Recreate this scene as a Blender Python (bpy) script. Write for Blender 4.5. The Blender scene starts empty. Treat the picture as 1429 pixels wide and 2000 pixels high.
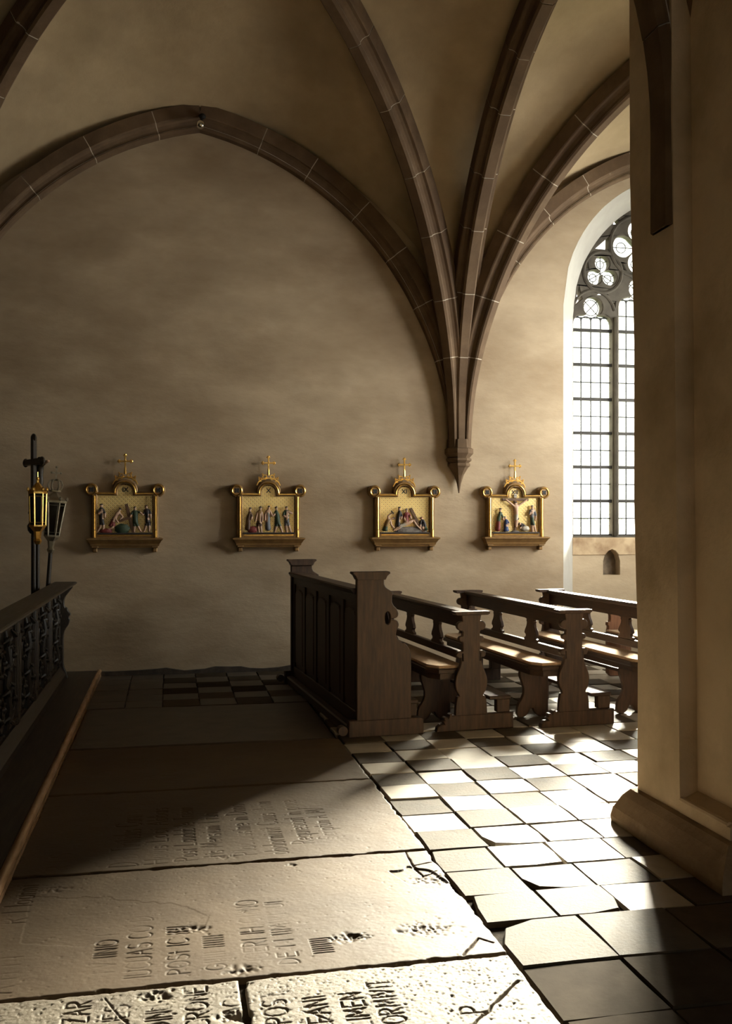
import bpy, bmesh, math, random
import numpy as np
from mathutils import Vector, Matrix, noise as mnoise
from mathutils.geometry import tessellate_polygon

random.seed(7)
SC = bpy.context.scene
COL = SC.collection
PI = math.pi
R = math.radians

# ------------------------------------------------------------------ camera
YAW = R(11.57)
FPX = 1878.0
EYE = 1.5
cam = bpy.data.cameras.new('camera')
cam.sensor_fit = 'VERTICAL'
cam.sensor_height = 36.0
cam.lens = FPX / 2000.0 * 36.0
cam.shift_y = 21.0 / 2000.0
cam.clip_start = 0.05
cam_o = bpy.data.objects.new('camera', cam)
COL.objects.link(cam_o)
cam_o.location = (0, 0, EYE)
cam_o.rotation_euler = (R(90), 0, -YAW)
SC.camera = cam_o

# ------------------------------------------------------------------ view, sky, sun, window portals
SC.view_settings.view_transform = 'Standard'
SC.view_settings.look = 'None'
SC.view_settings.gamma = 1.0
SC.view_settings.use_curve_mapping = False
SC.view_settings.exposure = 0.0
SC.cycles.use_denoising = True
SC.cycles.max_bounces = 10
SC.cycles.diffuse_bounces = 6
SC.cycles.transparent_max_bounces = 24
SC.cycles.sample_clamp_indirect = 12.0

SKY = 3.2
world = bpy.data.worlds.new('hazy_sky')
SC.world = world
world.use_nodes = True
wn = world.node_tree
wn.nodes['Background'].inputs['Color'].default_value = (1.0, 0.975, 0.93, 1)
wn.nodes['Background'].inputs['Strength'].default_value = SKY

SUN_AZ, SUN_EL = R(32), R(21)
sun = bpy.data.lights.new('sun', 'SUN')
sun.energy = 145.0
sun.angle = R(16)
sun.color = (1.0, 0.915, 0.77)
sun_o = bpy.data.objects.new('sun', sun)
COL.objects.link(sun_o)
sd = Vector((math.sin(SUN_AZ) * math.cos(SUN_EL), math.cos(SUN_AZ) * math.cos(SUN_EL), math.sin(SUN_EL)))
sun_o.rotation_euler = (-sd).to_track_quat('-Z', 'Y').to_euler()


def added_daylight(loc, sx, sy, aim, watts, spread=180):
    """area lamp added outside an unseen window, beyond what the sky gives"""
    l = bpy.data.lights.new('added_daylight', 'AREA')
    l.shape = 'RECTANGLE'
    l.size, l.size_y = sx, sy
    l.energy = watts
    l.color = (1.0, 0.985, 0.945)
    l.spread = R(spread)
    o = bpy.data.objects.new('added_daylight', l)
    COL.objects.link(o)
    o.location = loc
    o.rotation_euler = Vector(aim).to_track_quat('-Z', 'Z').to_euler()


added_daylight((7.55, 7.95, 3.5), 2.2, 4.7, (-.72, .68, .0), 380.0, 100)      # added lamp outside window_2, aimed to fade along the wall
added_daylight((2.75, -8.05, 2.1), 0.9, 2.3, (0, 1, 0), 56.0)        # added lamp outside window_3, mirrored in the gilding
added_daylight((5.95, -8.05, 2.1), 0.9, 2.3, (0, 1, 0), 60.0)        # added lamp outside window_4, for the gold grounds
added_daylight((7.22, 1.6, 2.1), 0.9, 2.3, (-1, 0, 0), 50.0)         # added lamp outside window_5, also for the gold grounds


def portal(loc, sx, sy, aim):
    l = bpy.data.lights.new('window_portal', 'AREA')
    l.shape = 'RECTANGLE'
    l.size, l.size_y = sx, sy
    l.cycles.is_portal = True
    o = bpy.data.objects.new('window_portal', l)
    COL.objects.link(o)
    o.location = loc
    o.rotation_euler = Vector(aim).to_track_quat('-Z', 'Z').to_euler()
    return o


# ------------------------------------------------------------------ helpers
def at(px, py, z=0.0):
    """world point at height z seen at photo pixel (px, py)"""
    u, v = (px - 714.5) / FPX, (1021 - py) / FPX
    t = (z - EYE) / v
    s, c = math.sin(YAW), math.cos(YAW)
    return Vector((t * (s + u * c), t * (c - u * s), z))


def tag(o, label=None, cat=None, group=None, kind=None):
    if label: o['label'] = label
    if cat: o['category'] = cat
    if group: o['group'] = group
    if kind: o['kind'] = kind
    return o


def empty(name, loc, rz=0.0, parent=None):
    o = bpy.data.objects.new(name, None)
    COL.objects.link(o)
    o.location = loc
    o.rotation_euler = (0, 0, rz)
    o.empty_display_size = 0.1
    if parent: o.parent = parent
    return o


def link(name, me, parent=None, loc=None, kind=None, label=None):
    o = bpy.data.objects.new(name, me)
    COL.objects.link(o)
    if parent: o.parent = parent
    if loc is not None: o.location = loc
    if kind: o['kind'] = kind
    if label: o['label'] = label
    return o


def copy_tree(o, parent=None):
    c = o.copy()
    COL.objects.link(c)
    if parent: c.parent = parent
    for ch in o.children:
        copy_tree(ch, c)
    return c


def chaikin(pts, n=2):
    for _ in range(n):
        out = []
        L = len(pts)
        for i in range(L):
            p, q = pts[i], pts[(i + 1) % L]
            d = math.hypot(p[0] - q[0], p[1] - q[1])
            k = 0.25 if d < 0.12 else 0.25 * 0.12 / d
            out.append((p[0] + (q[0] - p[0]) * k, p[1] + (q[1] - p[1]) * k))
            out.append((q[0] - (q[0] - p[0]) * k, q[1] - (q[1] - p[1]) * k))
        pts = out
    return pts


def area2(p):
    return sum(p[i][0] * p[(i + 1) % len(p)][1] - p[(i + 1) % len(p)][0] * p[i][1] for i in range(len(p)))


def offset_poly(p, b):
    """move a CCW loop inward by b (a CW loop - a hole - outward from the hole)"""
    n = len(p)
    out = []
    for i in range(n):
        a, c, d = p[i - 1], p[i], p[(i + 1) % n]
        e1 = Vector((c[0] - a[0], c[1] - a[1]))
        e2 = Vector((d[0] - c[0], d[1] - c[1]))
        if e1.length < 1e-9 or e2.length < 1e-9:
            out.append(c); continue
        e1.normalize(); e2.normalize()
        n1 = Vector((-e1.y, e1.x)); n2 = Vector((-e2.y, e2.x))
        m = n1 + n2
        if m.length < 1e-6: m = n1
        m.normalize()
        k = b / max(0.5, m.dot(n1))
        out.append((c[0] + m.x * k, c[1] + m.y * k))
    return out


class MB:
    def __init__(self):
        self.v, self.f, self.m = [], [], []
        self.M = None

    def add(self, vs, fs, mi=0):
        b = len(self.v)
        if self.M is not None:
            vs = [tuple(self.M @ Vector(v)) for v in vs]
        self.v.extend([tuple(v) for v in vs])
        for f in fs:
            self.f.append([b + i for i in f]); self.m.append(mi)

    def box(self, x0, x1, y0, y1, z0, z1, mi=0, bev=0.0):
        if bev <= 0:
            vs = [(x, y, z) for z in (z0, z1) for y in (y0, y1) for x in (x0, x1)]
            self.add(vs, [(0, 2, 3, 1), (4, 5, 7, 6), (0, 1, 5, 4), (2, 6, 7, 3), (0, 4, 6, 2), (1, 3, 7, 5)], mi)
            return
        bm = bmesh.new()
        bmesh.ops.create_cube(bm, size=1.0)
        for v in bm.verts:
            v.co = ((x0 + x1) / 2 + v.co.x * (x1 - x0), (y0 + y1) / 2 + v.co.y * (y1 - y0), (z0 + z1) / 2 + v.co.z * (z1 - z0))
        bmesh.ops.bevel(bm, geom=list(bm.edges), offset=bev, segments=1, affect='EDGES')
        self.bm(bm, mi)

    def bm(self, bm, mi=0):
        bm.verts.index_update()
        self.add([v.co.copy() for v in bm.verts], [[v.index for v in f.verts] for f in bm.faces], mi)
        bm.free()

    def tube(self, pts, rad, n=8, mi=0, closed=False, flat=1.0, up=None):
        pts = [Vector(p) for p in pts]
        L = len(pts)
        if not hasattr(rad, '__len__'): rad = [rad] * L
        up = Vector(up) if up else None
        vs, fs = [], []
        prev = None
        for i, p in enumerate(pts):
            a = pts[i - 1] if (i > 0 or closed) else p
            b = pts[(i + 1) % L] if (i < L - 1 or closed) else p
            t = (b - a)
            t = t.normalized() if t.length > 1e-9 else Vector((0, 0, 1))
            if prev is None:
                ref = up or (Vector((0, 0, 1)) if abs(t.z) < 0.9 else Vector((0, 1, 0)))
                nrm = (ref - t * ref.dot(t)).normalized()
            else:
                nrm = (prev - t * prev.dot(t)).normalized()
            prev = nrm
            bi = t.cross(nrm)
            for k in range(n):
                a_ = 2 * PI * k / n
                vs.append(p + nrm * (math.cos(a_) * rad[i] * flat) + bi * (math.sin(a_) * rad[i]))
        rng = L if closed else L - 1
        for i in range(rng):
            for k in range(n):
                j = (i + 1) % L
                fs.append((i * n + k, i * n + (k + 1) % n, j * n + (k + 1) % n, j * n + k))
        if not closed:
            fs.append(tuple(range(n))[::-1])
            fs.append(tuple((L - 1) * n + k for k in range(n)))
        self.add(vs, fs, mi)

    def lathe(self, prof, n=12, c=(0, 0, 0), mi=0, rot=0.0):
        vs, fs = [], []
        for r, z in prof:
            for k in range(n):
                a = 2 * PI * k / n + rot
                vs.append((c[0] + math.cos(a) * r, c[1] + math.sin(a) * r, c[2] + z))
        for i in range(len(prof) - 1):
            for k in range(n):
                fs.append((i * n + k, i * n + (k + 1) % n, (i + 1) * n + (k + 1) % n, (i + 1) * n + k))
        fs.append(tuple(range(n))[::-1])
        fs.append(tuple((len(prof) - 1) * n + k for k in range(n)))
        self.add(vs, fs, mi)

    def ball(self, c, r, mi=0, seg=10, rings=6):
        if not hasattr(r, '__len__'): r = (r, r, r)
        vs, fs = [], []
        vs.append((c[0], c[1], c[2] - r[2]))
        for i in range(1, rings):
            ph = -PI / 2 + PI * i / rings
            for k in range(seg):
                a = 2 * PI * k / seg
                vs.append((c[0] + r[0] * math.cos(ph) * math.cos(a), c[1] + r[1] * math.cos(ph) * math.sin(a), c[2] + r[2] * math.sin(ph)))
        vs.append((c[0], c[1], c[2] + r[2]))
        T = len(vs) - 1
        for k in range(seg):
            fs.append((0, 1 + (k + 1) % seg, 1 + k))
            fs.append((T, 1 + (rings - 2) * seg + k, 1 + (rings - 2) * seg + (k + 1) % seg))
        for i in range(rings - 2):
            for k in range(seg):
                a, b = 1 + i * seg, 1 + (i + 1) * seg
                fs.append((a + k, a + (k + 1) % seg, b + (k + 1) % seg, b + k))
        self.add(vs, fs, mi)

    def plate(self, loops, d0, d1, axes='xz', mi=0, bev=0.0):
        """a flat plate: loops[0] outline, others holes, in plane `axes`, from depth d0 to d1 along the remaining axis; both faces chamfered"""
        L = []
        for i, p in enumerate(loops):
            p = [tuple(q) for q in p]
            if (area2(p) > 0) != (i == 0): p = p[::-1]
            L.append(p)
        rings = [(d0, bev), (d0 + (bev if d1 > d0 else -bev), 0.0), (d1 - (bev if d1 > d0 else -bev), 0.0), (d1, bev)] if bev > 0 else [(d0, 0), (d1, 0)]

        def P(q, d):
            if axes == 'xz': return (q[0], d, q[1])
            if axes == 'yz': return (d, q[0], q[1])
            return (q[0], q[1], d)
        vs, fs = [], []
        starts = []
        for d, b in rings:
            starts.append(len(vs))
            for p in L:
                pp = offset_poly(p, b) if b else p
                vs.extend(P(q, d) for q in pp)
        off = 0
        for p in L:
            n = len(p)
            for r in range(len(rings) - 1):
                for k in range(n):
                    a, b2 = starts[r] + off, starts[r + 1] + off
                    fs.append((a + k, a + (k + 1) % n, b2 + (k + 1) % n, b2 + k))
            off += n
        bb = rings[0][1]
        tri = tessellate_polygon([[Vector((q[0], q[1], 0)) for q in p] for p in L])
        for t in tri:
            fs.append(tuple(starts[0] + i for i in t[::-1]))
            fs.append(tuple(starts[-1] + i for i in t))
        self.add(vs, fs, mi)

    def mesh(self, name, mats, smooth=False, merge=0):
        me = bpy.data.meshes.new(name)
        me.from_pydata(self.v, [], self.f)
        if not isinstance(mats, (list, tuple)): mats = [mats]
        for m in mats: me.materials.append(m)
        if len(mats) > 1: me.polygons.foreach_set('material_index', self.m)
        bm = bmesh.new()
        bm.from_mesh(me)
        if merge: bmesh.ops.remove_doubles(bm, verts=bm.verts, dist=merge)
        bmesh.ops.recalc_face_normals(bm, faces=bm.faces)
        if smooth:
            for f in bm.faces: f.smooth = True
            for e in bm.edges:
                if len(e.link_faces) == 2 and e.calc_face_angle(0) > R(38): e.smooth = False
        bm.to_mesh(me)
        bm.free()
        return me

    def build(self, name, mats, parent=None, loc=None, smooth=False, kind=None, label=None):
        return link(name, self.mesh(name, mats, smooth), parent, loc, kind, label)


# ------------------------------------------------------------------ materials
def new_mat(name):
    m = bpy.data.materials.new(name)
    m.use_nodes = True
    nt = m.node_tree
    return m, nt, nt.nodes['Principled BSDF']


def N(nt, t, **kw):
    n = nt.nodes.new(t)
    for k, v in kw.items():
        if k in n.inputs: n.inputs[k].default_value = v
        else: setattr(n, k, v)
    return n


def surf(name, c1, c2, scale=3.0, rough=0.8, metal=0.0, bump=0.3, bscale=60.0, stretch=(1, 1, 1), detail=6.0, c3=None, c3scale=0.7, world=False,
         rand=0.0, spec=0.5, bdist=0.004, lo=0.35, hi=0.65, c3lo=0.45, c3hi=0.7, rough2=None):
    m, nt, b = new_mat(name)
    if world:
        co = N(nt, 'ShaderNodeNewGeometry').outputs['Position']
    else:
        co = N(nt, 'ShaderNodeTexCoord').outputs['Object']
        if rand:
            oi = N(nt, 'ShaderNodeObjectInfo')
            ad = N(nt, 'ShaderNodeVectorMath', operation='ADD')
            sc = N(nt, 'ShaderNodeVectorMath', operation='SCALE'); sc.inputs['Scale'].default_value = 37.0
            cb = N(nt, 'ShaderNodeCombineXYZ')
            for k in range(3): nt.links.new(oi.outputs['Random'], cb.inputs[k])
            nt.links.new(cb.outputs[0], sc.inputs[0])
            nt.links.new(co, ad.inputs[0]); nt.links.new(sc.outputs[0], ad.inputs[1])
            co = ad.outputs[0]
    mp = N(nt, 'ShaderNodeMapping'); mp.inputs['Scale'].default_value = stretch
    nt.links.new(co, mp.inputs['Vector'])
    n1 = N(nt, 'ShaderNodeTexNoise', Scale=scale, Detail=detail, Roughness=0.62)
    nt.links.new(mp.outputs[0], n1.inputs['Vector'])
    mr = N(nt, 'ShaderNodeMapRange'); mr.inputs['From Min'].default_value = lo; mr.inputs['From Max'].default_value = hi
    nt.links.new(n1.outputs['Fac'], mr.inputs['Value'])
    mx = N(nt, 'ShaderNodeMix', data_type='RGBA')
    mx.inputs['A'].default_value = (*c1, 1); mx.inputs['B'].default_value = (*c2, 1)
    mx.inputs[6].default_value = (*c1, 1); mx.inputs[7].default_value = (*c2, 1)
    nt.links.new(mr.outputs[0], mx.inputs[0])
    out = mx.outputs[2]
    if c3:
        n3 = N(nt, 'ShaderNodeTexNoise', Scale=c3scale, Detail=5.0, Roughness=0.6)
        nt.links.new(mp.outputs[0], n3.inputs['Vector'])
        r3 = N(nt, 'ShaderNodeMapRange'); r3.inputs['From Min'].default_value = c3lo; r3.inputs['From Max'].default_value = c3hi
        nt.links.new(n3.outputs['Fac'], r3.inputs['Value'])
        m3 = N(nt, 'ShaderNodeMix', data_type='RGBA'); m3.inputs[7].default_value = (*c3, 1)
        nt.links.new(r3.outputs[0], m3.inputs[0]); nt.links.new(out, m3.inputs[6])
        out = m3.outputs[2]
    if rand:
        oi = N(nt, 'ShaderNodeObjectInfo')
        rr = N(nt, 'ShaderNodeMapRange'); rr.inputs['To Min'].default_value = 1 - rand; rr.inputs['To Max'].default_value = 1 + rand
        nt.links.new(oi.outputs['Random'], rr.inputs['Value'])
        hs = N(nt, 'ShaderNodeHueSaturation')
        nt.links.new(rr.outputs[0], hs.inputs['Value']); nt.links.new(out, hs.inputs['Color'])
        out = hs.outputs[0]
    nt.links.new(out, b.inputs['Base Color'])
    b.inputs['Roughness'].default_value = rough
    if rough2 is not None:
        rm = N(nt, 'ShaderNodeMapRange'); rm.inputs['To Min'].default_value = rough; rm.inputs['To Max'].default_value = rough2
        nt.links.new(n1.outputs['Fac'], rm.inputs['Value']); nt.links.new(rm.outputs[0], b.inputs['Roughness'])
    b.inputs['Metallic'].default_value = metal
    b.inputs['Specular IOR Level'].default_value = spec
    if bump:
        n2 = N(nt, 'ShaderNodeTexNoise', Scale=bscale, Detail=8.0, Roughness=0.65)
        nt.links.new(mp.outputs[0], n2.inputs['Vector'])
        bp = N(nt, 'ShaderNodeBump', Strength=bump, Distance=bdist)
        nt.links.new(n2.outputs['Fac'], bp.inputs['Height'])
        nt.links.new(bp.outputs[0], b.inputs['Normal'])
    return m


PLASTER = surf('old_lime_plaster', (0.38, 0.292, 0.195), (0.48, 0.378, 0.258), 1.6, 0.92, bump=0.35, bscale=9.0, bdist=0.02, world=True, stretch=(0.7, 0.7, 1.5), c3=(0.27, 0.19, 0.115), c3scale=0.9, c3lo=0.46, c3hi=0.78, spec=0.2)
VAULT = surf('vault_plaster', (0.38, 0.285, 0.17), (0.48, 0.37, 0.23), 1.4, 0.92, bump=0.3, bscale=8.0, bdist=0.02, world=True, c3=(0.24, 0.175, 0.11), c3scale=0.6, c3lo=0.5, c3hi=0.85, spec=0.2)
REVEAL = surf('white_reveal_plaster', (0.33, 0.305, 0.27), (0.39, 0.365, 0.325), 2.0, 0.9, bump=0.2, bscale=10.0, bdist=0.01, world=True, spec=0.2)
RIBSTONE = surf('brown_sandstone', (0.105, 0.066, 0.037), (0.17, 0.11, 0.064), 4.0, 0.85, bump=0.35, bscale=45.0, world=True, rand=0.0, c3=(0.11, 0.068, 0.042), c3scale=1.3, spec=0.25)
MORTAR = surf('pale_mortar', (0.50, 0.44, 0.35), (0.58, 0.5, 0.4), 12.0, 0.95, bump=0.2, world=True, spec=0.1)
SANDSTONE = surf('tan_sandstone', (0.36, 0.25, 0.15), (0.48, 0.36, 0.23), 3.0, 0.9, bump=0.4, bscale=40.0, world=True, c3=(0.26, 0.17, 0.10), c3scale=5.0, spec=0.2)
TRACERY = surf('grey_tracery_stone', (0.05, 0.042, 0.033), (0.085, 0.072, 0.056), 5.0, 0.85, bump=0.3, bscale=40.0, world=True, spec=0.25)
DIMWALL = surf('bounce_damping_plaster', (0.07, 0.055, 0.04), (0.10, 0.08, 0.058), 1.4, 0.92, bump=0.3, bscale=9.0, bdist=0.02, world=True, spec=0.2)  # unseen walls kept dark to cut the bounced light
PIER = surf('pier_plaster', (0.66, 0.51, 0.335), (0.76, 0.60, 0.41), 1.4, 0.9, bump=0.5, bscale=14.0, bdist=0.012, world=True, c3=(0.50, 0.375, 0.235), c3scale=1.7, spec=0.2)
PLINTH = surf('pier_plinth_stone', (0.26, 0.17, 0.10), (0.36, 0.25, 0.15), 4.0, 0.85, bump=0.6, bscale=30.0, bdist=0.008, world=True, c3=(0.44, 0.32, 0.2), c3scale=5, c3lo=.55, spec=0.25)
BED = surf('dark_bedding_earth', (0.02, 0.016, 0.012), (0.045, 0.035, 0.025), 20.0, 1.0, bump=0.6, bscale=60.0, world=True, spec=0.05)
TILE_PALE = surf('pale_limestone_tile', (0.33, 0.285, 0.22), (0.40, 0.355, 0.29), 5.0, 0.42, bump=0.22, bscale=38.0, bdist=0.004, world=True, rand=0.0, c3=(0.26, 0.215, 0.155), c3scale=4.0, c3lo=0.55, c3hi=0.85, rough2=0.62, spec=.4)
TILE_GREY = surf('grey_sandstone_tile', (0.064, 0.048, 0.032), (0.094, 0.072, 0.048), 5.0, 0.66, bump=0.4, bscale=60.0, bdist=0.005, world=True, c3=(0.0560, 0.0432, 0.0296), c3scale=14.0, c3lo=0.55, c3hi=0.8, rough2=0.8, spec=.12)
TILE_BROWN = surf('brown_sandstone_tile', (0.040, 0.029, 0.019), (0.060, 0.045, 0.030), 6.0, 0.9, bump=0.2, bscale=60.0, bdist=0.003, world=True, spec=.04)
TILE_DARK = surf('dark_shaded_stone', (0.055, 0.042, 0.03), (0.085, 0.065, 0.045), 6.0, 0.5, bump=0.3, bscale=50.0, world=True)  # dark stone, with the shade of its place put into the colour
LEDGER = surf('worn_ledger_stone', (0.085, 0.0555, 0.0310), (0.117, 0.0790, 0.0450), 2.2, 0.55, bump=0.25, bscale=70.0, bdist=0.003, world=True, c3=(0.0762, 0.0510, 0.0299), c3scale=1.5, c3lo=0.48, c3hi=0.8, rough2=0.75, spec=.22)
LEDGER_RAW = surf('pitted_ledger_stone', (0.155, 0.121, 0.081), (0.20, 0.163, 0.113), 4.0, 0.62, bump=0.6, bscale=55.0, bdist=0.005, world=True, c3=(0.1248, 0.0936, 0.0624), c3scale=6.0, c3lo=0.55, c3hi=0.8, rough2=0.8)
WOOD_V = surf('oak_upright_grain', (0.0435, 0.0225, 0.0128), (0.0938, 0.0510, 0.0285), 5.0, 0.48, bump=0.25, bscale=30.0, bdist=0.002, stretch=(9, 9, 0.9), rough2=0.65)
WOOD_H = surf('oak_lengthwise_grain', (0.0325, 0.0169, 0.0097), (0.0715, 0.0390, 0.0221), 5.0, 0.46, bump=0.22, bscale=30.0, bdist=0.002, stretch=(9, 0.8, 9), rough2=0.62)
WOOD_RED = surf('reddish_oak', (0.13, 0.052, 0.022), (0.22, 0.095, 0.04), 5.0, 0.5, bump=0.2, bscale=30.0, bdist=0.002, stretch=(9, 9, 0.9))
WOOD_DARK = surf('blackened_oak', (0.0196, 0.0133, 0.0084), (0.0420, 0.0280, 0.0168), 6.0, 0.35, bump=0.3, bscale=40.0, bdist=0.002, stretch=(9, 0.8, 9), rough2=0.55)
PAD = surf('brown_felt_pad', (0.42, 0.29, 0.18), (0.52, 0.37, 0.24), 40.0, 0.95, bump=0.5, bscale=240.0, bdist=0.003, spec=0.1)
GILT = surf('bright_gilding', (0.95, 0.62, 0.18), (0.75, 0.42, 0.10), 30.0, 0.30, metal=1.0, bump=0.15, bscale=90.0, bdist=0.001)
GILT_DULL = surf('bronzed_gilt_wood', (0.30, 0.175, 0.06), (0.21, 0.115, 0.04), 14.0, 0.45, metal=0.35, bump=0.2, bscale=80.0, bdist=0.001)
BLACK = surf('black_paint', (0.012, 0.01, 0.01), (0.02, 0.018, 0.016), 20, 0.6, bump=0.0)
IRON = surf('dark_iron', (0.018, 0.016, 0.014), (0.035, 0.03, 0.026), 20, 0.6, metal=0.6, bump=0.1)
LEAD = surf('window_lead', (0.02, 0.02, 0.02), (0.04, 0.04, 0.04), 20, 0.6, metal=0.4, bump=0.0)
SILVER = surf('tarnished_silver', (0.42, 0.37, 0.27), (0.28, 0.24, 0.17), 18, 0.38, metal=0.9, bump=0.15, bscale=60, bdist=0.001)
CHROME = surf('polished_chrome', (0.8, 0.78, 0.72), (0.7, 0.68, 0.62), 5, 0.15, metal=1.0, bump=0.0)
SKIN = surf('painted_skin', (0.50, 0.31, 0.20), (0.58, 0.38, 0.26), 30, 0.55, bump=0.0)
HAIR = surf('painted_dark_hair', (0.025, 0.015, 0.01), (0.045, 0.027, 0.017), 40, 0.6, bump=0.0)


def cloth(name, c):
    return surf(name, c, tuple(k * 0.7 for k in c), 25, 0.6, bump=0.4, bscale=70, bdist=0.004, stretch=(2.2, 1, 0.6))


C_GREEN = cloth('painted_green_cloth', (0.045, 0.075, 0.04))
C_RED = cloth('painted_red_cloth', (0.22, 0.035, 0.03))
C_BLUE = cloth('painted_blue_cloth', (0.035, 0.06, 0.17))
C_GREY = cloth('painted_grey_cloth', (0.16, 0.165, 0.18))
C_BROWN = cloth('painted_brown_cloth', (0.11, 0.055, 0.03))
C_DARK = cloth('painted_dark_cloth', (0.035, 0.028, 0.028))
C_WHITE = cloth('painted_white_cloth', (0.52, 0.47, 0.38))
C_OCHRE = cloth('painted_ochre_cloth', (0.30, 0.17, 0.06))
ROCKM = surf('painted_rock', (0.12, 0.10, 0.085), (0.24, 0.21, 0.18), 30, 0.8, bump=0.8, bscale=60, bdist=0.006)
PLANK = surf('painted_cross_wood', (0.10, 0.05, 0.022), (0.16, 0.085, 0.04), 20, 0.6, bump=0.2, stretch=(1, 1, 0.3))


def diaper_mat():
    m, nt, b = new_mat('gold_diaper_ground')
    co = N(nt, 'ShaderNodeTexCoord')
    sp = N(nt, 'ShaderNodeSeparateXYZ')
    nt.links.new(co.outputs['Object'], sp.inputs[0])

    def math_(op, a, b_=None):
        n = N(nt, 'ShaderNodeMath', operation=op)
        for i, x in enumerate((a, b_)):
            if x is None: continue
            if isinstance(x, (int, float)): n.inputs[i].default_value = x
            else: nt.links.new(x, n.inputs[i])
        return n.outputs[0]
    k = 2 * PI / 0.040
    p = math_('MULTIPLY', math_('ADD', sp.outputs['X'], sp.outputs['Z']), k)
    q = math_('MULTIPLY', math_('SUBTRACT', sp.outputs['X'], sp.outputs['Z']), k)
    cp, cq = math_('COSINE', p), math_('COSINE', q)
    line = math_('MAXIMUM', math_('GREATER_THAN', cp, 0.90), math_('GREATER_THAN', cq, 0.90))
    dot = math_('LESS_THAN', math_('ADD', cp, cq), -1.45)
    mx = N(nt, 'ShaderNodeMix', data_type='RGBA')
    mx.inputs[6].default_value = (1.0, 0.82, 0.38, 1); mx.inputs[7].default_value = (0.92, 0.60, 0.18, 1)
    nt.links.new(line, mx.inputs[0])
    m2 = N(nt, 'ShaderNodeMix', data_type='RGBA'); m2.inputs[7].default_value = (0.62, 0.27, 0.05, 1)
    nt.links.new(dot, m2.inputs[0]); nt.links.new(mx.outputs[2], m2.inputs[6])
    nt.links.new(m2.outputs[2], b.inputs['Base Color'])
    b.inputs['Metallic'].default_value = 0.3
    b.inputs['Roughness'].default_value = 0.33
    h = math_('ADD', math_('ADD', cp, cq), math_('MULTIPLY', line, 0.6))
    bp = N(nt, 'ShaderNodeBump', Strength=0.12, Distance=0.002)
    nt.links.new(h, bp.inputs['Height']); nt.links.new(bp.outputs[0], b.inputs['Normal'])
    return m


DIAPER = diaper_mat()


def glass_mat(name, tint, cloud):
    m, nt, b = new_mat(name)
    nt.nodes.remove(b)
    out = nt.nodes['Material Output']
    co = N(nt, 'ShaderNodeNewGeometry').outputs['Position']
    nz = N(nt, 'ShaderNodeTexNoise', Scale=9.0, Detail=4.0)
    nt.links.new(co, nz.inputs['Vector'])
    mr = N(nt, 'ShaderNodeMapRange'); mr.inputs['To Min'].default_value = cloud * 0.5; mr.inputs['To Max'].default_value = cloud * 1.5
    nt.links.new(nz.outputs['Fac'], mr.inputs['Value'])
    tr = N(nt, 'ShaderNodeBsdfTransparent'); tr.inputs['Color'].default_value = (*tint, 1)
    tl = N(nt, 'ShaderNodeBsdfTranslucent'); tl.inputs['Color'].default_value = (*tint, 1)
    mx = N(nt, 'ShaderNodeMixShader')
    nt.links.new(mr.outputs[0], mx.inputs[0]); nt.links.new(tr.outputs[0], mx.inputs[1]); nt.links.new(tl.outputs[0], mx.inputs[2])
    gl = N(nt, 'ShaderNodeBsdfGlossy', Roughness=0.08)
    m2 = N(nt, 'ShaderNodeMixShader')
    m2.inputs[0].default_value = 0.05
    nt.links.new(mx.outputs[0], m2.inputs[1]); nt.links.new(gl.outputs[0], m2.inputs[2])
    nt.links.new(m2.outputs[0], out.inputs['Surface'])
    return m


GLASS = glass_mat('old_window_glass', (0.95, 0.97, 0.95), 0.05)
LANTERN_GLASS = glass_mat('dark_lantern_glass', (0.12, 0.10, 0.08), 0.1)

# ================================================================== STRUCTURE
WY = 9.75            # back wall plane
PY = 4.05            # line of the piers
X0, X1, X2 = -2.38, 2.98, 7.64
XL, XR, YF = -7.74, 6.60, -7.4
HT = 7.3
WC, WIN_Y = 5.32, 10.25


def arc_pts(xs, zs, hw, rad, n=24):
    """pointed arch outline, left springing -> apex -> right springing"""
    out = []
    for k in range(n + 1):
        x = xs - hw + hw * k / n
        dx = x - (xs - hw)
        out.append((x, zs + math.sqrt(max(0, 2 * rad * dx - dx * dx))))
    return out + [(2 * xs - x, z) for x, z in out[-2::-1]]


# back wall with the arched window recess open to the floor
outer = arc_pts(WC, 3.85, 1.15, 1.5, 20)
mb = MB()
prof = [(XL - .4, 0 - .3), (outer[0][0], -.3)] + outer + [(outer[-1][0], -.3), (XR + .4, -.3), (XR + .4, HT), (XL - .4, HT)]
mb.plate([prof], WY, WY + 0.5, 'xz')
wall_back = mb.build('wall_back', PLASTER)
tag(wall_back, 'long pale plaster wall carrying the four gilded reliefs', 'wall', kind='structure')

# splayed reveal of the window
inner = arc_pts(WC, 3.85, 0.81, 1.47, 20)
mb = MB()
oo = [(outer[0][0], -.02)] + outer + [(outer[-1][0], -.02)]
ii = [(inner[0][0], -.02)] + inner + [(inner[-1][0], -.02)]
vs, fs = [], []
for (a, b), (c, d) in zip(oo, ii):
    vs += [(a, WY - 0.002, b), (c, WIN_Y + .02, d), (c, WIN_Y + .35, d), (a, WIN_Y + .35, b)]
for k in range(len(oo) - 1):
    for j in range(3):
        fs.append((4 * k + j, 4 * k + j + 1, 4 * k + 5 + j, 4 * k + 4 + j))
mb.add(vs, fs)
mb.build('reveal', REVEAL, wall_back, smooth=True, label='white splayed plaster reveal around the tracery window')

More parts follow.
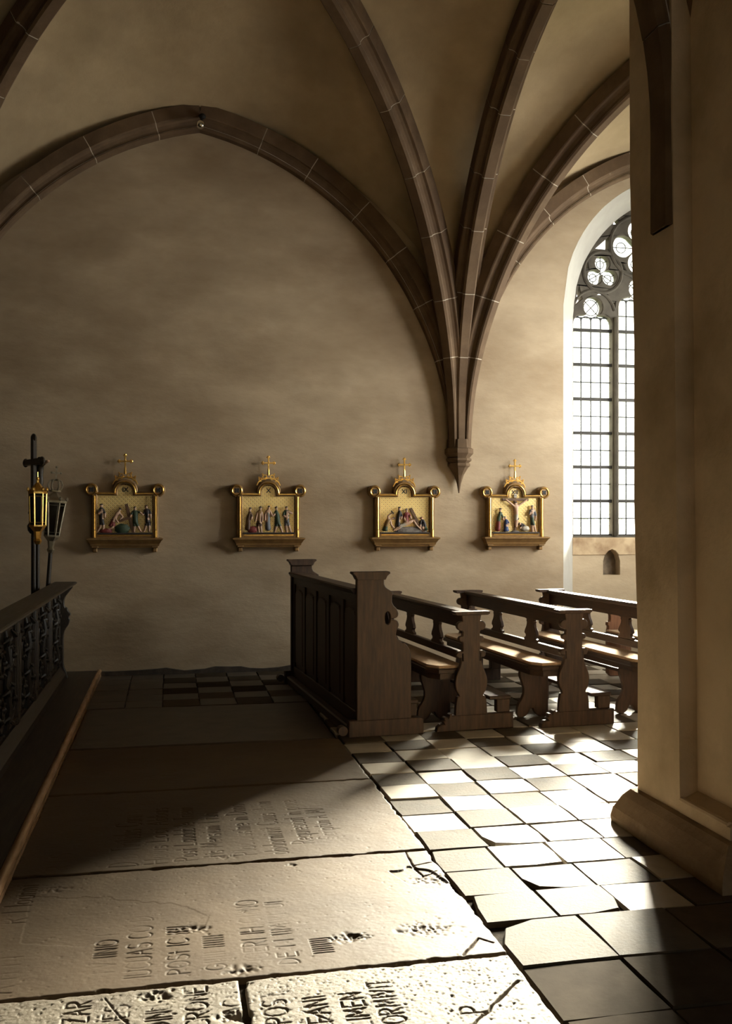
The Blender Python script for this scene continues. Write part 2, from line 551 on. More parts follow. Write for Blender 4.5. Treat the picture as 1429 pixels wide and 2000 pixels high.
# wall under the window, with a small pointed niche, and its sandstone sill band
SILL = 1.33
NX = at(1179, 1021, 1.5).x if False else 4.975
nich = [(NX - .105, .90), (NX + .105, .90), (NX + .105, 1.06), (NX + .085, 1.13), (NX + .045, 1.175), (NX, 1.195), (NX - .045, 1.175), (NX - .085, 1.13), (NX - .105, 1.06)]
mb = MB()
mb.plate([[(4.49, -.02), (6.15, -.02), (6.15, 1.13), (NX + .085, 1.13), (NX + .105, 1.06), (NX + .105, .90), (NX - .105, .90), (NX - .105, 1.06), (NX - .085, 1.13), (4.49, 1.13)]], WIN_Y, WIN_Y + .28)
mb.build('apron', PLASTER, wall_back)
mb = MB()
mb.plate([[(4.49, 1.13), (NX - .085, 1.13), (NX - .045, 1.175), (NX, 1.195), (NX + .045, 1.175), (NX + .085, 1.13), (6.15, 1.13), (6.15, SILL), (4.49, SILL)]], WIN_Y - .012, WIN_Y + .28, bev=.006)
mb.build('sill_band', SANDSTONE, wall_back, label='weathered brown sandstone band under the window')
mb = MB()
mb.plate([nich], WIN_Y + .12, WIN_Y + .16)
mb.box(4.49, 6.15, WIN_Y + .28, WIN_Y + .35, -.02, SILL)
mb.build('niche_back', surf('dark_niche', (.10, .075, .05), (.2, .15, .1), 9, .9, bump=.5, world=True), wall_back, label='dark back of the small pointed niche')  # back toned darker than the surrounding wall

# ---- window_1 : three-light tracery window
win = empty('window_1', (WC, WIN_Y, 0))
tag(win, 'tall three-light pointed tracery window with small leaded panes', 'window', kind='structure')


def circ(cx, cz, r, n=20, a0=0, a1=2 * PI):
    return [(cx + r * math.cos(a0 + (a1 - a0) * k / n), cz + r * math.sin(a0 + (a1 - a0) * k / n)) for k in range(n)]


def lobes(cx, cz, off, r, angs, n=14):
    """outline of a multifoil: union of lobes sampled in polar form"""
    out = []
    for k in range(n * len(angs) * 2):
        a = 2 * PI * k / (n * len(angs) * 2)
        best = 0.02
        for l in angs:
            dx, dz = math.cos(l) * off, math.sin(l) * off
            b = math.cos(a) * dx + math.sin(a) * dz
            disc = b * b - (off * off - r * r)
            if disc >= 0:
                best = max(best, b + math.sqrt(disc))
        out.append((cx + best * math.cos(a), cz + best * math.sin(a)))
    return out


LW = 0.48
lights = [-.80 + LW / 2, 0.0, .80 - LW / 2]
ZB = SILL + .02


def light_hole(cx, shoulder, lobe_z, lobe_r):
    w = LW / 2
    pts = [(cx - w, ZB), (cx + w, ZB), (cx + w, shoulder - .10)]
    pts += [(cx + w - .10 + .10 * math.cos(a), shoulder - .10 + .10 * math.sin(a)) for a in (R(25), R(50), R(75))]
    pts += [(cx + lobe_r * math.cos(a), lobe_z + lobe_r * math.sin(a)) for a in [R(-50) + R(280) * k / 16 for k in range(17)]]
    pts += [(cx - w + .10 - .10 * math.cos(a), shoulder - .10 + .10 * math.sin(a)) for a in (R(75), R(50), R(25))]
    pts += [(cx - w, shoulder - .10)]
    return pts


holes = [light_hole(lights[0], 3.88, 3.975, .115), light_hole(lights[1], 4.10, 4.21, .115), light_hole(lights[2], 3.88, 3.975, .115)]
tref_c = [(-.445, 4.375), (.445, 4.375)]
tre_ang = [R(90), R(210), R(330)]
quad_ang = [0, R(90), R(180), R(270)]
foils = [lobes(tref_c[0][0], tref_c[0][1], .105, .088, tre_ang), lobes(tref_c[1][0], tref_c[1][1], .105, .088, tre_ang), lobes(0, 4.69, .185, .125, quad_ang)]


def tri(cx, cz, s, rot):
    return [(cx + s * math.cos(rot + k * 2 * PI / 3), cz + s * math.sin(rot + k * 2 * PI / 3)) for k in range(3)]


extra = []
for sgn in (-1, 1):
    extra += [[(sgn * .785, 3.99), (sgn * .70, 4.06), (sgn * .735, 4.20)] , [(sgn * .62, 4.48), (sgn * .53, 4.62), (sgn * .635, 4.545)] if False else tri(sgn * .655, 4.455, .055, R(70)),
              [(sgn * .53, 4.645), (sgn * .37, 4.64), (sgn * .365, 4.79)], tri(sgn * .27, 4.97, .055, R(100)), tri(sgn * .455, 4.125, .05, R(90)) if False else [(sgn * .51, 4.115), (sgn * .38, 4.12), (sgn * .45, 4.155)],
              [(sgn * .33, 3.98), (sgn * .29, 4.05), (sgn * .26, 3.93)] if False else [(sgn * .345, 4.03), (sgn * .29, 4.04), (sgn * .295, 3.96)], tri(sgn * .20, 4.44, .045, R(90))]
lo = [(x - WC, z) for x, z in arc_pts(WC, 3.85, 0.86, 1.56, 20)]
out_l = [(-.86, SILL - .02)] + lo + [(.86, SILL - .02)]
mb = MB()
mb.plate([out_l] + holes + foils + extra, .02, .13, bev=.011)
mb.build('tracery', TRACERY, win, label='dark grey stone bar tracery with trefoils and a quatrefoil')
# raised roll mouldings around the foiled circles and over the light heads
mb = MB()
for (cx, cz), r in ((tref_c[0], .235), (tref_c[1], .235), ((0, 4.69), .355)):
    mb.tube([(x, .02, z) for x, z in circ(cx, cz, r, 28)], .02, 6, closed=True)
for cx in (lights[0], lights[2]):
    mb.tube([(cx + .27 * math.cos(a), .02, 3.86 + .30 * math.sin(a)) for a in [R(15) + R(150) * k / 12 for k in range(13)]], .018, 6)
for cx in (-.285, .285):
    mb.tube([(cx, .0, SILL + .02), (cx, .0, 3.86)], .026, 8)
mb.build('roll_moulding', TRACERY, win, smooth=True)
# iron saddle bars
bars = [1.75, 2.14, 2.53, 2.92, 3.315, 3.71]
for cx in lights:
    for z in bars:
        mb = MB(); mb.box(cx - LW / 2 - .01, cx + LW / 2 + .01, .05, .085, z - .018, z + .018)
        mb.build('saddle_bar', IRON, win)
    mb = MB(); mb.box(cx - LW / 2, cx + LW / 2, .05, .12, ZB - .005, ZB + .02)
    mb.build('saddle_bar', IRON, win)
# lead cames and panes
mb = MB()
pane_meshes = {}
levels = [ZB] + bars + [3.86]
GY = .09


def pane(x0, x1, z0, z1):
    k = (round(x1 - x0, 3), round(z1 - z0, 3))
    if k not in pane_meshes:
        p = MB(); p.box(-k[0] / 2, k[0] / 2, -.002, .002, -k[1] / 2, k[1] / 2)
        pane_meshes[k] = p.mesh('pane', GLASS)
    o = link('pane', pane_meshes[k], win, ((x0 + x1) / 2, GY, (z0 + z1) / 2))
    o.rotation_euler = (random.uniform(-.01, .01), 0, random.uniform(-.012, .012))


for li, cx in enumerate(lights):
    lv = list(levels) if li != 1 else levels[:-1] + [4.08]
    for a, b in zip(lv[:-1], lv[1:]):
        halves = [(a, (a + b) / 2), ((a + b) / 2, b)] if b - a > .25 else [(a, b)]
        for (z0, z1) in halves:
            for c in range(4):
                x0 = cx - LW / 2 + LW * c / 4
                pane(x0 + .002, x0 + LW / 4 - .002, z0 + .002, z1 - .002)
            mb.box(cx - LW / 2, cx + LW / 2, GY - .006, GY + .006, z1 - .006, z1 + .006)
    for c in (1, 2, 3):
        x = cx - LW / 2 + LW * c / 4
        mb.box(x - .006, x + .006, GY - .006, GY + .006, ZB, lv[-1])
    top = lv[-1]
    # scalloped leading at the head and round-lobe lattice
    for c in range(4):
        x = cx - LW / 2 + LW * (c + .5) / 4
        mb.tube([(x + .058 * math.cos(a), GY, top - .04 + .055 * math.sin(a)) for a in [PI * k / 8 for k in range(9)]], .0065, 5)
    lz = top + .115
    for a in (R(45), R(135)):
        d = .12
        mb.tube([(cx - d * math.cos(a), GY, lz - d * math.sin(a)), (cx + d * math.cos(a), GY, lz + d * math.sin(a))], .0065, 5)
    mb.tube([(x, GY, z) for x, z in circ(cx, lz, .09, 16)], .006, 5, closed=True)
for (cx, cz) in tref_c:
    for a in tre_ang:
        lx, lz = cx + .105 * math.cos(a), cz + .105 * math.sin(a)
        mb.tube([(x, GY, z) for x, z in circ(lx, lz, .045, 14)], .006, 5, closed=True)
        mb.tube([(cx, GY, cz), (cx + .19 * math.cos(a), GY, cz + .19 * math.sin(a))], .006, 5)
        for da in (R(-60), R(60)):
            mb.tube([(cx, GY, cz), (cx + .10 * math.cos(a + da), GY, cz + .10 * math.sin(a + da))], .006, 5)
            mb.tube([(lx + .045 * math.cos(a + da), GY, lz + .045 * math.sin(a + da)), (lx + .088 * math.cos(a + da), GY, lz + .088 * math.sin(a + da))], .006, 5)
for a in quad_ang:
    lx, lz = .185 * math.cos(a), 4.69 + .185 * math.sin(a)
    mb.tube([(x, GY, z) for x, z in circ(lx, lz, .06, 14)], .006, 5, closed=True)
    mb.tube([(0, GY, 4.69), (.31 * math.cos(a), GY, 4.69 + .31 * math.sin(a))], .006, 5)
mb.build('lead_came', LEAD, win, kind='stuff')
for cx, z0, z1 in ((lights[0], 3.86, 4.10), (lights[1], 4.08, 4.34), (lights[2], 3.86, 4.10)):
    p = MB(); p.plate([[(cx - LW / 2, z0), (cx + LW / 2, z0), (cx + .13, z1), (cx - .13, z1)]], GY + .002, GY + .006)
    p.build('head_pane', GLASS, win)
for (cx, cz), r in ((tref_c[0], .22), (tref_c[1], .22), ((0, 4.69), .34)):
    p = MB(); p.plate([circ(cx, cz, r, 24)], GY + .002, GY + .006)
    p.build('foil_pane', GLASS, win)
portal((WC, WIN_Y + .40, 3.2), 1.7, 3.9, (0, -1, 0))

# ---- side walls and the wall behind the camera
def wall_with_openings(name, axis, pos, a0, a1, opens, th, label):
    """axis 'x': wall in plane x=pos spanning a0..a1 in y. opens: (centre, half width, sill, springing, radius)"""
    m_ = MB()
    loop = [(a0, -.3), (a1, -.3), (a1, HT), (a0, HT)]
    holes_ = []
    for c, hw, sl, sp, rd in opens:
        holes_.append([(c - hw, sl), (c + hw, sl)] + arc_pts(c, sp, hw, rd, 8)[::-1])
    m_.plate([loop] + holes_, pos, pos + th, 'yz' if axis == 'x' else 'xz')
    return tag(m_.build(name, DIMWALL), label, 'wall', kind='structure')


W2 = (8.5, 1.15, 1.1, 4.0, 1.8)
W3 = (2.75, .45, 1.0, 2.7, .6)  # small unseen openings placed where the gilded reliefs mirror them
W4 = (5.95, .45, 1.0, 2.7, .6)
W5 = (1.6, .45, 1.0, 2.7, .6)
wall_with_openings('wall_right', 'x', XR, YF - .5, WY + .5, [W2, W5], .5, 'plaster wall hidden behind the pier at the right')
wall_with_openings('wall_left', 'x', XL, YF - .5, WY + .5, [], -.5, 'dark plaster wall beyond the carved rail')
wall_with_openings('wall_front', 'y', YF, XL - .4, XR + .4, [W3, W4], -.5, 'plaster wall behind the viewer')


def plain_window(name, axis, pos, spec, label):
    c, hw, sl, sp, rd = spec
    root = empty(name, (pos, c, 0) if axis == 'x' else (c, pos, 0), R(90) if axis == 'x' else 0)
    tag(root, label, 'window', kind='structure')
    m_ = MB()
    zt = sp + math.sqrt(max(.01, 2 * rd * hw - hw * hw))
    a = [(-hw - .03, sl - .03), (hw + .03, sl - .03)] + [(x, z) for x, z in arc_pts(0, sp, hw + .03, rd, 8)[::-1]]
    b = [(-hw + .05, sl + .05), (-.04, sl + .05), (-.04, sp + .3), (-hw + .05, sp)]
    d = [(-x, z) for x, z in b]
    m_.plate([a, b, d], -.05, .05, bev=.015)
    m_.build('tracery', TRACERY, root)
    for s in (-1, 1):
        p = MB(); p.box(min(s * .04, s * hw), max(s * .04, s * hw), -.003, .003, sl + .03, sp + .3)
        p.build('pane', GLASS, root)
        for k in range(1, 6):
            z = sl + (sp - sl) * k / 6
            p = MB(); p.box(min(s * .03, s * hw), max(s * .03, s * hw), -.02, .02, z - .015, z + .015)
            p.build('saddle_bar', IRON, root)


plain_window('window_2', 'x', XR + .25, W2, 'broad two-light window in the side wall behind the pier')
plain_window('window_3', 'y', YF - .25, W3, 'small window behind the viewer')
plain_window('window_4', 'y', YF - .25, W4, 'small window behind the viewer, nearer the corner')
plain_window('window_5', 'x', XR + .25, W5, 'small window in the side wall out of view')

# ---- vault: webs, ribs
def h_arc(d, rad, z0):
    d = max(0.0, d)
    return z0 + math.sqrt(max(0.0, 2 * rad * d - d * d))


ceil = MB()
ceil.box(XL - .4, XR + .4, YF - .5, WY + .5, HT, HT + .3)
ceiling = ceil.build('ceiling', VAULT)
tag(ceiling, 'rib vault of pale plaster webs between brown stone ribs', 'ceiling', kind='structure')
UP = 0.07


def soft(h, t, k=.32):
    return h - math.sqrt((h * (1 - t)) ** 2 + k * k) + k * (1 - t)


def bay(xa, xb, ya, yb):
    cx, cy = (xa + xb) / 2, (ya + yb) / 2
    hx, hy = (xb - xa) / 2, (yb - ya) / 2
    D = math.hypot(hx, hy)
    rd, zd = D, 2.40
    rx, zx = (3.3, 2.3) if hx > 2.5 else (3.1, 2.55)      # arches that run along x
    ry, zy = 3.25, 2.68                                     # arches that run along y
    n, m = 22, 8
    for sx in (-1, 1):
        for sy in (-1, 1):
            # web between the x-running arch and the diagonal
            vs, fs = [], []
            for i in range(n + 1):
                t = (i / n) ** 1.6
                x = cx + sx * hx * (1 - t)
                za = h_arc(soft(hx, t), rx, zx); zd_ = h_arc(D * t, rd, zd)
                for j in range(m + 1):
                    q = j / m
                    y = cy + sy * (hy - q * hy * t)
                    z = za + (zd_ - za) * q + UP + 0.16 * t * math.sin(PI * q) * (1 if t < 1 else 1)
                    vs.append((x, y, z))
            for i in range(n):
                for j in range(m):
                    a = i * (m + 1) + j
                    fs.append((a, a + 1, a + m + 2, a + m + 1))
            web.add(vs, fs)
            vs, fs = [], []
            for i in range(n + 1):
                t = (i / n) ** 1.6
                y = cy + sy * hy * (1 - t)
                za = h_arc(soft(hy, t), ry, zy); zd_ = h_arc(D * t, rd, zd)
                for j in range(m + 1):
                    q = j / m
                    x = cx + sx * (hx - q * hx * t)
                    z = za + (zd_ - za) * q + UP + 0.16 * t * math.sin(PI * q)
                    vs.append((x, y, z))
            for i in range(n):
                for j in range(m):
                    a = i * (m + 1) + j
                    fs.append((a, a + 1, a + m + 2, a + m + 1))
            web.add(vs, fs)
    return rd, zd


web = MB()
YN = 2 * PY - WY
for (xa, xb) in ((XL, X0), (X0, X1), (X1, X2)):
    for (ya, yb) in ((PY, WY), (YN, PY), (YF, YN)):
        bay(xa, xb, ya, yb)
link('vault_web', web.mesh('vault_web', VAULT, True, .003), ceiling)

_h = [(.125, -.03), (.118, -.042), (.092, -.045), (.068, -.062), (.056, -.09), (.054, -.118), (.064, -.124), (.064, -.135), (.046, -.155)]
RIB_PROF = [(-.125, .10), (.125, .10)] + _h + [(-a, b) for a, b in _h[::-1]]


def rib(p0, dirv, length, rad, z0, tau_end, scale=1.0, step=.62, wallrib=False, zlow=2.28):
    """rib springing at p0 (x,y), running along unit dirv, an arc of radius rad; stones are separate pieces with mortar between"""
    d = Vector((dirv[0], dirv[1], 0)).normalized()
    side = Vector((-d.y, d.x, 0))

    def P(th):
        return Vector((p0[0], p0[1], z0)) + d * (rad - rad * math.cos(th)) + Vector((0, 0, rad * math.sin(th)))

    def fr(th):
        nin = d * math.cos(th) - Vector((0, 0, math.sin(th)))   # towards the centre of the arc
        return nin
    th1 = math.acos(max(-1, min(1, 1 - length / rad)))
    # a vertical start below the springing then the arc
    pts = []
    if z0 > zlow: pts.append((Vector((p0[0], p0[1], zlow)), d.copy()))
    nseg = 40
    arc = [(P(th1 * k / nseg), fr(th1 * k / nseg)) for k in range(nseg + 1)]
    pts += arc
    # arclength
    S = [0.0]
    for k in range(1, len(pts)): S.append(S[-1] + (pts[k][0] - pts[k - 1][0]).length)
    tot = S[-1] * tau_end

    def samp(s):
        for k in range(1, len(S)):
            if s <= S[k] or k == len(S) - 1:
                f = (s - S[k - 1]) / max(1e-9, S[k] - S[k - 1])
                return pts[k - 1][0].lerp(pts[k][0], f), pts[k - 1][1].lerp(pts[k][1], f).normalized()

    def section(s, grow=0.0):
        p, nn = samp(s)
        out = []
        for (b, o) in RIB_PROF:
            k = scale * (1 + grow) * (.62 + .38 * min(1.0, s / 1.5) if zlow < 2.5 else 1.0)
            out.append(p + side * (b * k) - nn * (o * k))
        return out

    def sweep(m_, s0, s1, grow=0.0):
        k = max(1, int(round((s1 - s0) / .16)))
        vs, fs = [], []
        n = len(RIB_PROF)
        for i in range(k + 1):
            vs += section(s0 + (s1 - s0) * i / k, grow)
        for i in range(k):
            for j in range(n):
                fs.append((i * n + j, i * n + (j + 1) % n, (i + 1) * n + (j + 1) % n, (i + 1) * n + j))
        fs.append(tuple(range(n))[::-1]); fs.append(tuple(k * n + j for j in range(n)))
        m_.add(vs, fs)
    core = MB()
    sweep(core, 0.0, tot, -.03)
    root = core.build('wall_rib' if wallrib else 'vault_rib', MORTAR, ceiling)
    s = 0.0
    first = True
    while s < tot - .02:
        e = min(tot, s + (step * random.uniform(.85, 1.12) if not first else .95))
        if tot - e < .2: e = tot
        m_ = MB()
        sweep(m_, s + (.0045 if s > 0 else 0), e - (.0045 if e < tot else 0), random.uniform(-.012, .02))
        m_.build('rib_stone', RIBSTONE, root)
        s = e
        first = False
    return root


hx0, hx1, hy = (X1 - X0) / 2, (X2 - X1) / 2, (WY - PY) / 2
D0, D1 = math.hypot(hx0, hy), math.hypot(hx1, hy)
for (xs, hx, D) in (((X0, X1), hx0, D0), ((X1, X2), hx1, D1)):
    rx, zx = (3.3, 2.3) if hx > 2.5 else (3.1, 2.55)
    for x, sg in ((xs[0], 1), (xs[1], -1)):
        rib((x, WY - .04), (sg, 0), hx, rx, zx, 1.0, .92, wallrib=True)
        rib((x + sg * .03, WY - .06), (sg * hx, -hy), D, D, 2.40, 1.0, 1.0)
        rib((x + sg * .03, PY + .06), (sg * hx, hy), D, D, 2.40, 1.0, 1.0)
for x in (X0, X1):
    rib((x, WY - .05), (0, -1), hy, 3.25, 2.68, 1.0, 1.0)
    rib((x, PY + .05), (0, 1), hy, 3.25, 2.68, 1.0, 1.0)
# arcade arch that dies into the left face of the pier (bold profile), running to the next pier
for x, sg in ((2.455, -1), (X0 + .525, 1)):
    rib((x, 4.10), (sg, 0), abs(x - .30), 2.5, 3.35, 1.0, 1.5, zlow=2.86)

# corbel under the bundle of ribs
mb = MB()
prof = [(0.004, -.36), (.02, -.26), (.045, -.17), (.085, -.095), (.105, -.075), (.105, -.05), (.09, -.045), (.118, -.02), (.118, 0.0), (.10, .01), (.135, .055), (.135, .10), (.115, .115), (.112, .2)]
mb.lathe([(r * 1.12, z) for r, z in prof], 8, (0, 0, 0), rot=R(22.5))
cb = mb.build('corbel', RIBSTONE, wall_back, (X1, WY - .055, 2.17), label='polygonal brown stone corbel tapering to a point')
link('corbel', cb.data, wall_back, (X0, WY - .055, 2.17))

# ---- floor: bedding, tiles, ledger stones
mb = MB()
mb.box(XL - .4, XR + .4, YF - .5, WY + .5, -.3, -.022)
floor = mb.build('floor', BED)
tag(floor, 'church floor of worn ledger stones and chequered stone tiles', 'floor', kind='structure')


def tile_mesh(w, d, cut=None, seed=0, mat=None):
    rnd = random.Random(seed)
    g = .0022
    b = .0045
    hw, hd = w / 2 - g, d / 2 - g
    pts = []
    for (x, y) in ((-hw, -hd), (0, -hd), (hw, -hd), (hw, 0), (hw, hd), (0, hd), (-hw, hd), (-hw, 0)):
        pts.append((x + rnd.uniform(-.004, .004), y + rnd.uniform(-.004, .004)))
    if cut is not None:
        for ci, amt in cut:
            x, y = pts[ci]
            pts[ci] = (x * (1 - amt), y * (1 - amt))
    inner_ = [(x * (1 - b / hw), y * (1 - b / hd)) for x, y in pts]
    tz = [rnd.uniform(-.0015, .0015) for _ in pts]
    vs = [(x, y, -.05) for x, y in pts] + [(x, y, -.006 + t) for (x, y), t in zip(pts, tz)] + [(x, y, t) for (x, y), t in zip(inner_, tz)]
    fs = []
    n = 8
    for r in range(2):
        for k in range(n):
            fs.append((r * n + k, r * n + (k + 1) % n, (r + 1) * n + (k + 1) % n, (r + 1) * n + k))
    fs.append(tuple(range(2 * n, 3 * n)))
    m_ = MB(); m_.add(vs, fs)
    return m_.mesh('floor_tile', mat)


XB = 1.165
# (row start y, row end y, tile pitch in x)
rows = [(2.0, 2.36, .36), (2.36, 2.72, .36), (2.72, 3.075, .36), (3.075, 3.44, .36)]
y = 3.44
while y < WY - .05:
    e = min(WY - .02, y + .272)
    rows.append((y, e, .288)); y = e
rest = MB()
tn = 0
CUTS = {(4, 0): [(6, .16), (7, .03)], (3, 0): [(6, .30)], (5, 1): [(0, .28)], (7, 1): [(0, .22)], (6, 0): [(6, .10)], (4, 1): [(2, .20)], (6, 1): [(2, .08)]}
for ri, (ya, yb, pw) in enumerate(rows):
    xmax = max(2.3, .53 * yb + .28) if yb > 3 else 3.1
    xmax = min(xmax, 5.2)
    ci = 0
    x = XB + (0.0 if ri < 4 else random.uniform(-.01, .01))
    while x < XR:
        w = pw * (1.0 if ri < 4 else random.uniform(.97, 1.03))
        cxm, cym = x + w / 2, (ya + yb) / 2
        pale = (ri + ci) % 2 == 0
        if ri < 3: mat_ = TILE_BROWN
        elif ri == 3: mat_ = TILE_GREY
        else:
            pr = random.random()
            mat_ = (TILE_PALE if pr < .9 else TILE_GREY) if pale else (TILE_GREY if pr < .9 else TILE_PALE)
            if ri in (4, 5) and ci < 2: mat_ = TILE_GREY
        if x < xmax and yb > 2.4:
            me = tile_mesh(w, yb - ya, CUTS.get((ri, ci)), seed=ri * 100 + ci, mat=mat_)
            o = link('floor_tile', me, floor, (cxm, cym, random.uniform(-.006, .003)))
            o.rotation_euler = (random.uniform(-.008, .008), random.uniform(-.008, .008), random.uniform(-.012, .012))
            tn += 1
        else:
            rest.box(x + .004, x + w - .004, ya + .004, yb - .004, -.04, 0)
        x += w; ci += 1
# chequer by the wall, left of the pews, in darker colours that hold its shade
ya = 8.02
for r_ in range(6):
    yb = min(WY - .02, ya + .29)
    for c_ in range(6):
        w = (XB + .66) / 6
        x = -.66 + c_ * w
        me = tile_mesh(w, yb - ya, None, seed=5000 + r_ * 10 + c_, mat=(TILE_GREY if r_ < 2 else TILE_BROWN) if (r_ + c_) % 2 == 0 and c_ > 1 else TILE_DARK)
        link('floor_tile', me, floor, (x + w / 2, (ya + yb) / 2, random.uniform(-.004, .002)))
        tn += 1
    ya = yb
rest.box(-.66, XB - .01, YF, 2.44, -.04, -.004)
rest.box(XL, -1.2, YF, WY, -.04, -.004)
rest.build('paving', TILE_PALE, floor, kind='stuff')  # hidden paving made all pale to bounce light up to the vault
print('tiles', tn)

# ---------------- carved ledger stones (real relief)
GL = {}


def G(ch, *strokes):
    GL[ch] = strokes


def A_(cx, cy, rx, ry, a0, a1, n=10):
    return [(cx + rx * math.cos(R(a0 + (a1 - a0) * k / n)), cy + ry * math.sin(R(a0 + (a1 - a0) * k / n))) for k in range(n + 1)]


G('A', [(0, 0), (.3, 1), (.6, 0)], [(.12, .4), (.48, .4)])
G('B', [(0, 0), (0, 1)], [(0, 1)] + A_(.2, .76, .3, .24, 90, -90) + [(0, .52)], [(0, .52)] + A_(.2, .26, .36, .26, 90, -90) + [(0, 0)])
G('C', A_(.36, .5, .36, .5, 50, 310, 14))
G('D', [(0, 0), (0, 1)], [(0, 1)] + A_(.1, .5, .46, .5, 90, -90, 12) + [(0, 0)])
G('E', [(.5, 1), (0, 1), (0, 0), (.5, 0)], [(0, .52), (.4, .52)])
G('F', [(.5, 1), (0, 1), (0, 0)], [(0, .52), (.4, .52)])
G('G', A_(.36, .5, .36, .5, 50, 330, 14) + [(.68, .45), (.45, .45)])
G('H', [(0, 0), (0, 1)], [(.5, 0), (.5, 1)], [(0, .5), (.5, .5)])
G('I', [(.08, 0), (.08, 1)])
G('J', [(.3, 1), (.3, .2)] + A_(.12, .2, .18, .2, 0, -150, 6))
G('L', [(0, 1), (0, 0), (.45, 0)])
G('M', [(0, 0), (.1, 1), (.36, .25), (.62, 1), (.72, 0)])
G('N', [(0, 0), (0, 1), (.52, 0), (.52, 1)])
G('O', A_(.36, .5, .36, .5, 0, 360, 18))
G('P', [(0, 0), (0, 1)], [(0, 1)] + A_(.18, .74, .32, .26, 90, -90) + [(0, .48)])
G('R', [(0, 0), (0, 1)], [(0, 1)] + A_(.18, .74, .3, .26, 90, -90) + [(0, .48)], [(.18, .48), (.5, 0)])
G('S', A_(.26, .75, .24, .25, 40, 250, 9) + A_(.26, .26, .26, .26, 80, -140, 9))
G('T', [(.25, 0), (.25, 1)], [(0, 1), (.5, 1)])
G('U', [(0, 1), (0, .25)] + A_(.25, .25, .25, .25, 180, 360, 8) + [(.5, 1)])
G('V', [(0, 1), (.27, 0), (.54, 1)])
G('Z', [(0, 1), (.5, 1), (0, 0), (.5, 0)])
G('Q', A_(.36, .5, .36, .5, 0, 360, 18), [(.45, .2), (.72, -.15)])
X_ = .58
G('a', A_(.2, .29, .2, .29, 0, 360, 12), [(.4, X_), (.4, 0)])
G('b', [(0, 1), (0, 0)], A_(.2, .29, .2, .29, 0, 360, 12))
G('c', A_(.22, .29, .22, .29, 50, 310, 9))
G('d', A_(.2, .29, .2, .29, 0, 360, 12), [(.4, 1), (.4, 0)])
G('e', [(.02, .3), (.4, .3)] + A_(.21, .29, .2, .29, 10, 310, 10))
G('i', [(.06, 0), (.06, X_)], [(.06, .78), (.07, .8)])
G('l', [(.06, 0), (.06, 1)])
G('m', [(0, 0), (0, X_), (.08, X_), (.2, .5), (.22, 0)], [(.22, .48), (.32, X_), (.42, .5), (.44, 0)])
G('n', [(0, 0), (0, X_)], [(0, .45), (.14, X_), (.28, .5), (.3, 0)])
G('o', A_(.2, .29, .2, .29, 0, 360, 12))
G('p', [(0, X_), (0, -.36)], A_(.2, .29, .2, .29, 0, 360, 12))
G('q', A_(.2, .29, .2, .29, 0, 360, 12), [(.4, X_), (.4, -.36)])
G('r', [(0, 0), (0, X_)], [(0, .42), (.12, X_), (.24, .55)])
G('s', A_(.15, .43, .14, .15, 40, 250, 6) + A_(.15, .15, .15, .15, 80, -140, 6))
G('t', [(.1, 0), (.1, .9)], [(0, X_), (.24, X_)])
G('u', [(0, X_), (0, .12), (.1, 0), (.22, .05), (.3, .2)], [(.3, X_), (.3, 0)])
G('v', [(0, X_), (.17, 0), (.34, X_)])
G('.', [(.05, .3), (.08, .3)])


def vnoise(nx, ny, cell, seed):
    rng = np.random.default_rng(seed)
    gx, gy = int(nx / cell) + 3, int(ny / cell) + 3
    g = rng.random((gy, gx))
    xs = np.arange(nx) / cell; ys = np.arange(ny) / cell
    xi = xs.astype(int); yi = ys.astype(int)
    fx = xs - xi; fy = ys - yi
    fx = fx * fx * (3 - 2 * fx); fy = fy * fy * (3 - 2 * fy)
    a = g[np.ix_(yi, xi)]; b = g[np.ix_(yi, xi + 1)]; c = g[np.ix_(yi + 1, xi)]; d = g[np.ix_(yi + 1, xi + 1)]
    return (a * (1 - fx) + b * fx) * (1 - fy)[:, None] + (c * (1 - fx) + d * fx) * fy[:, None]


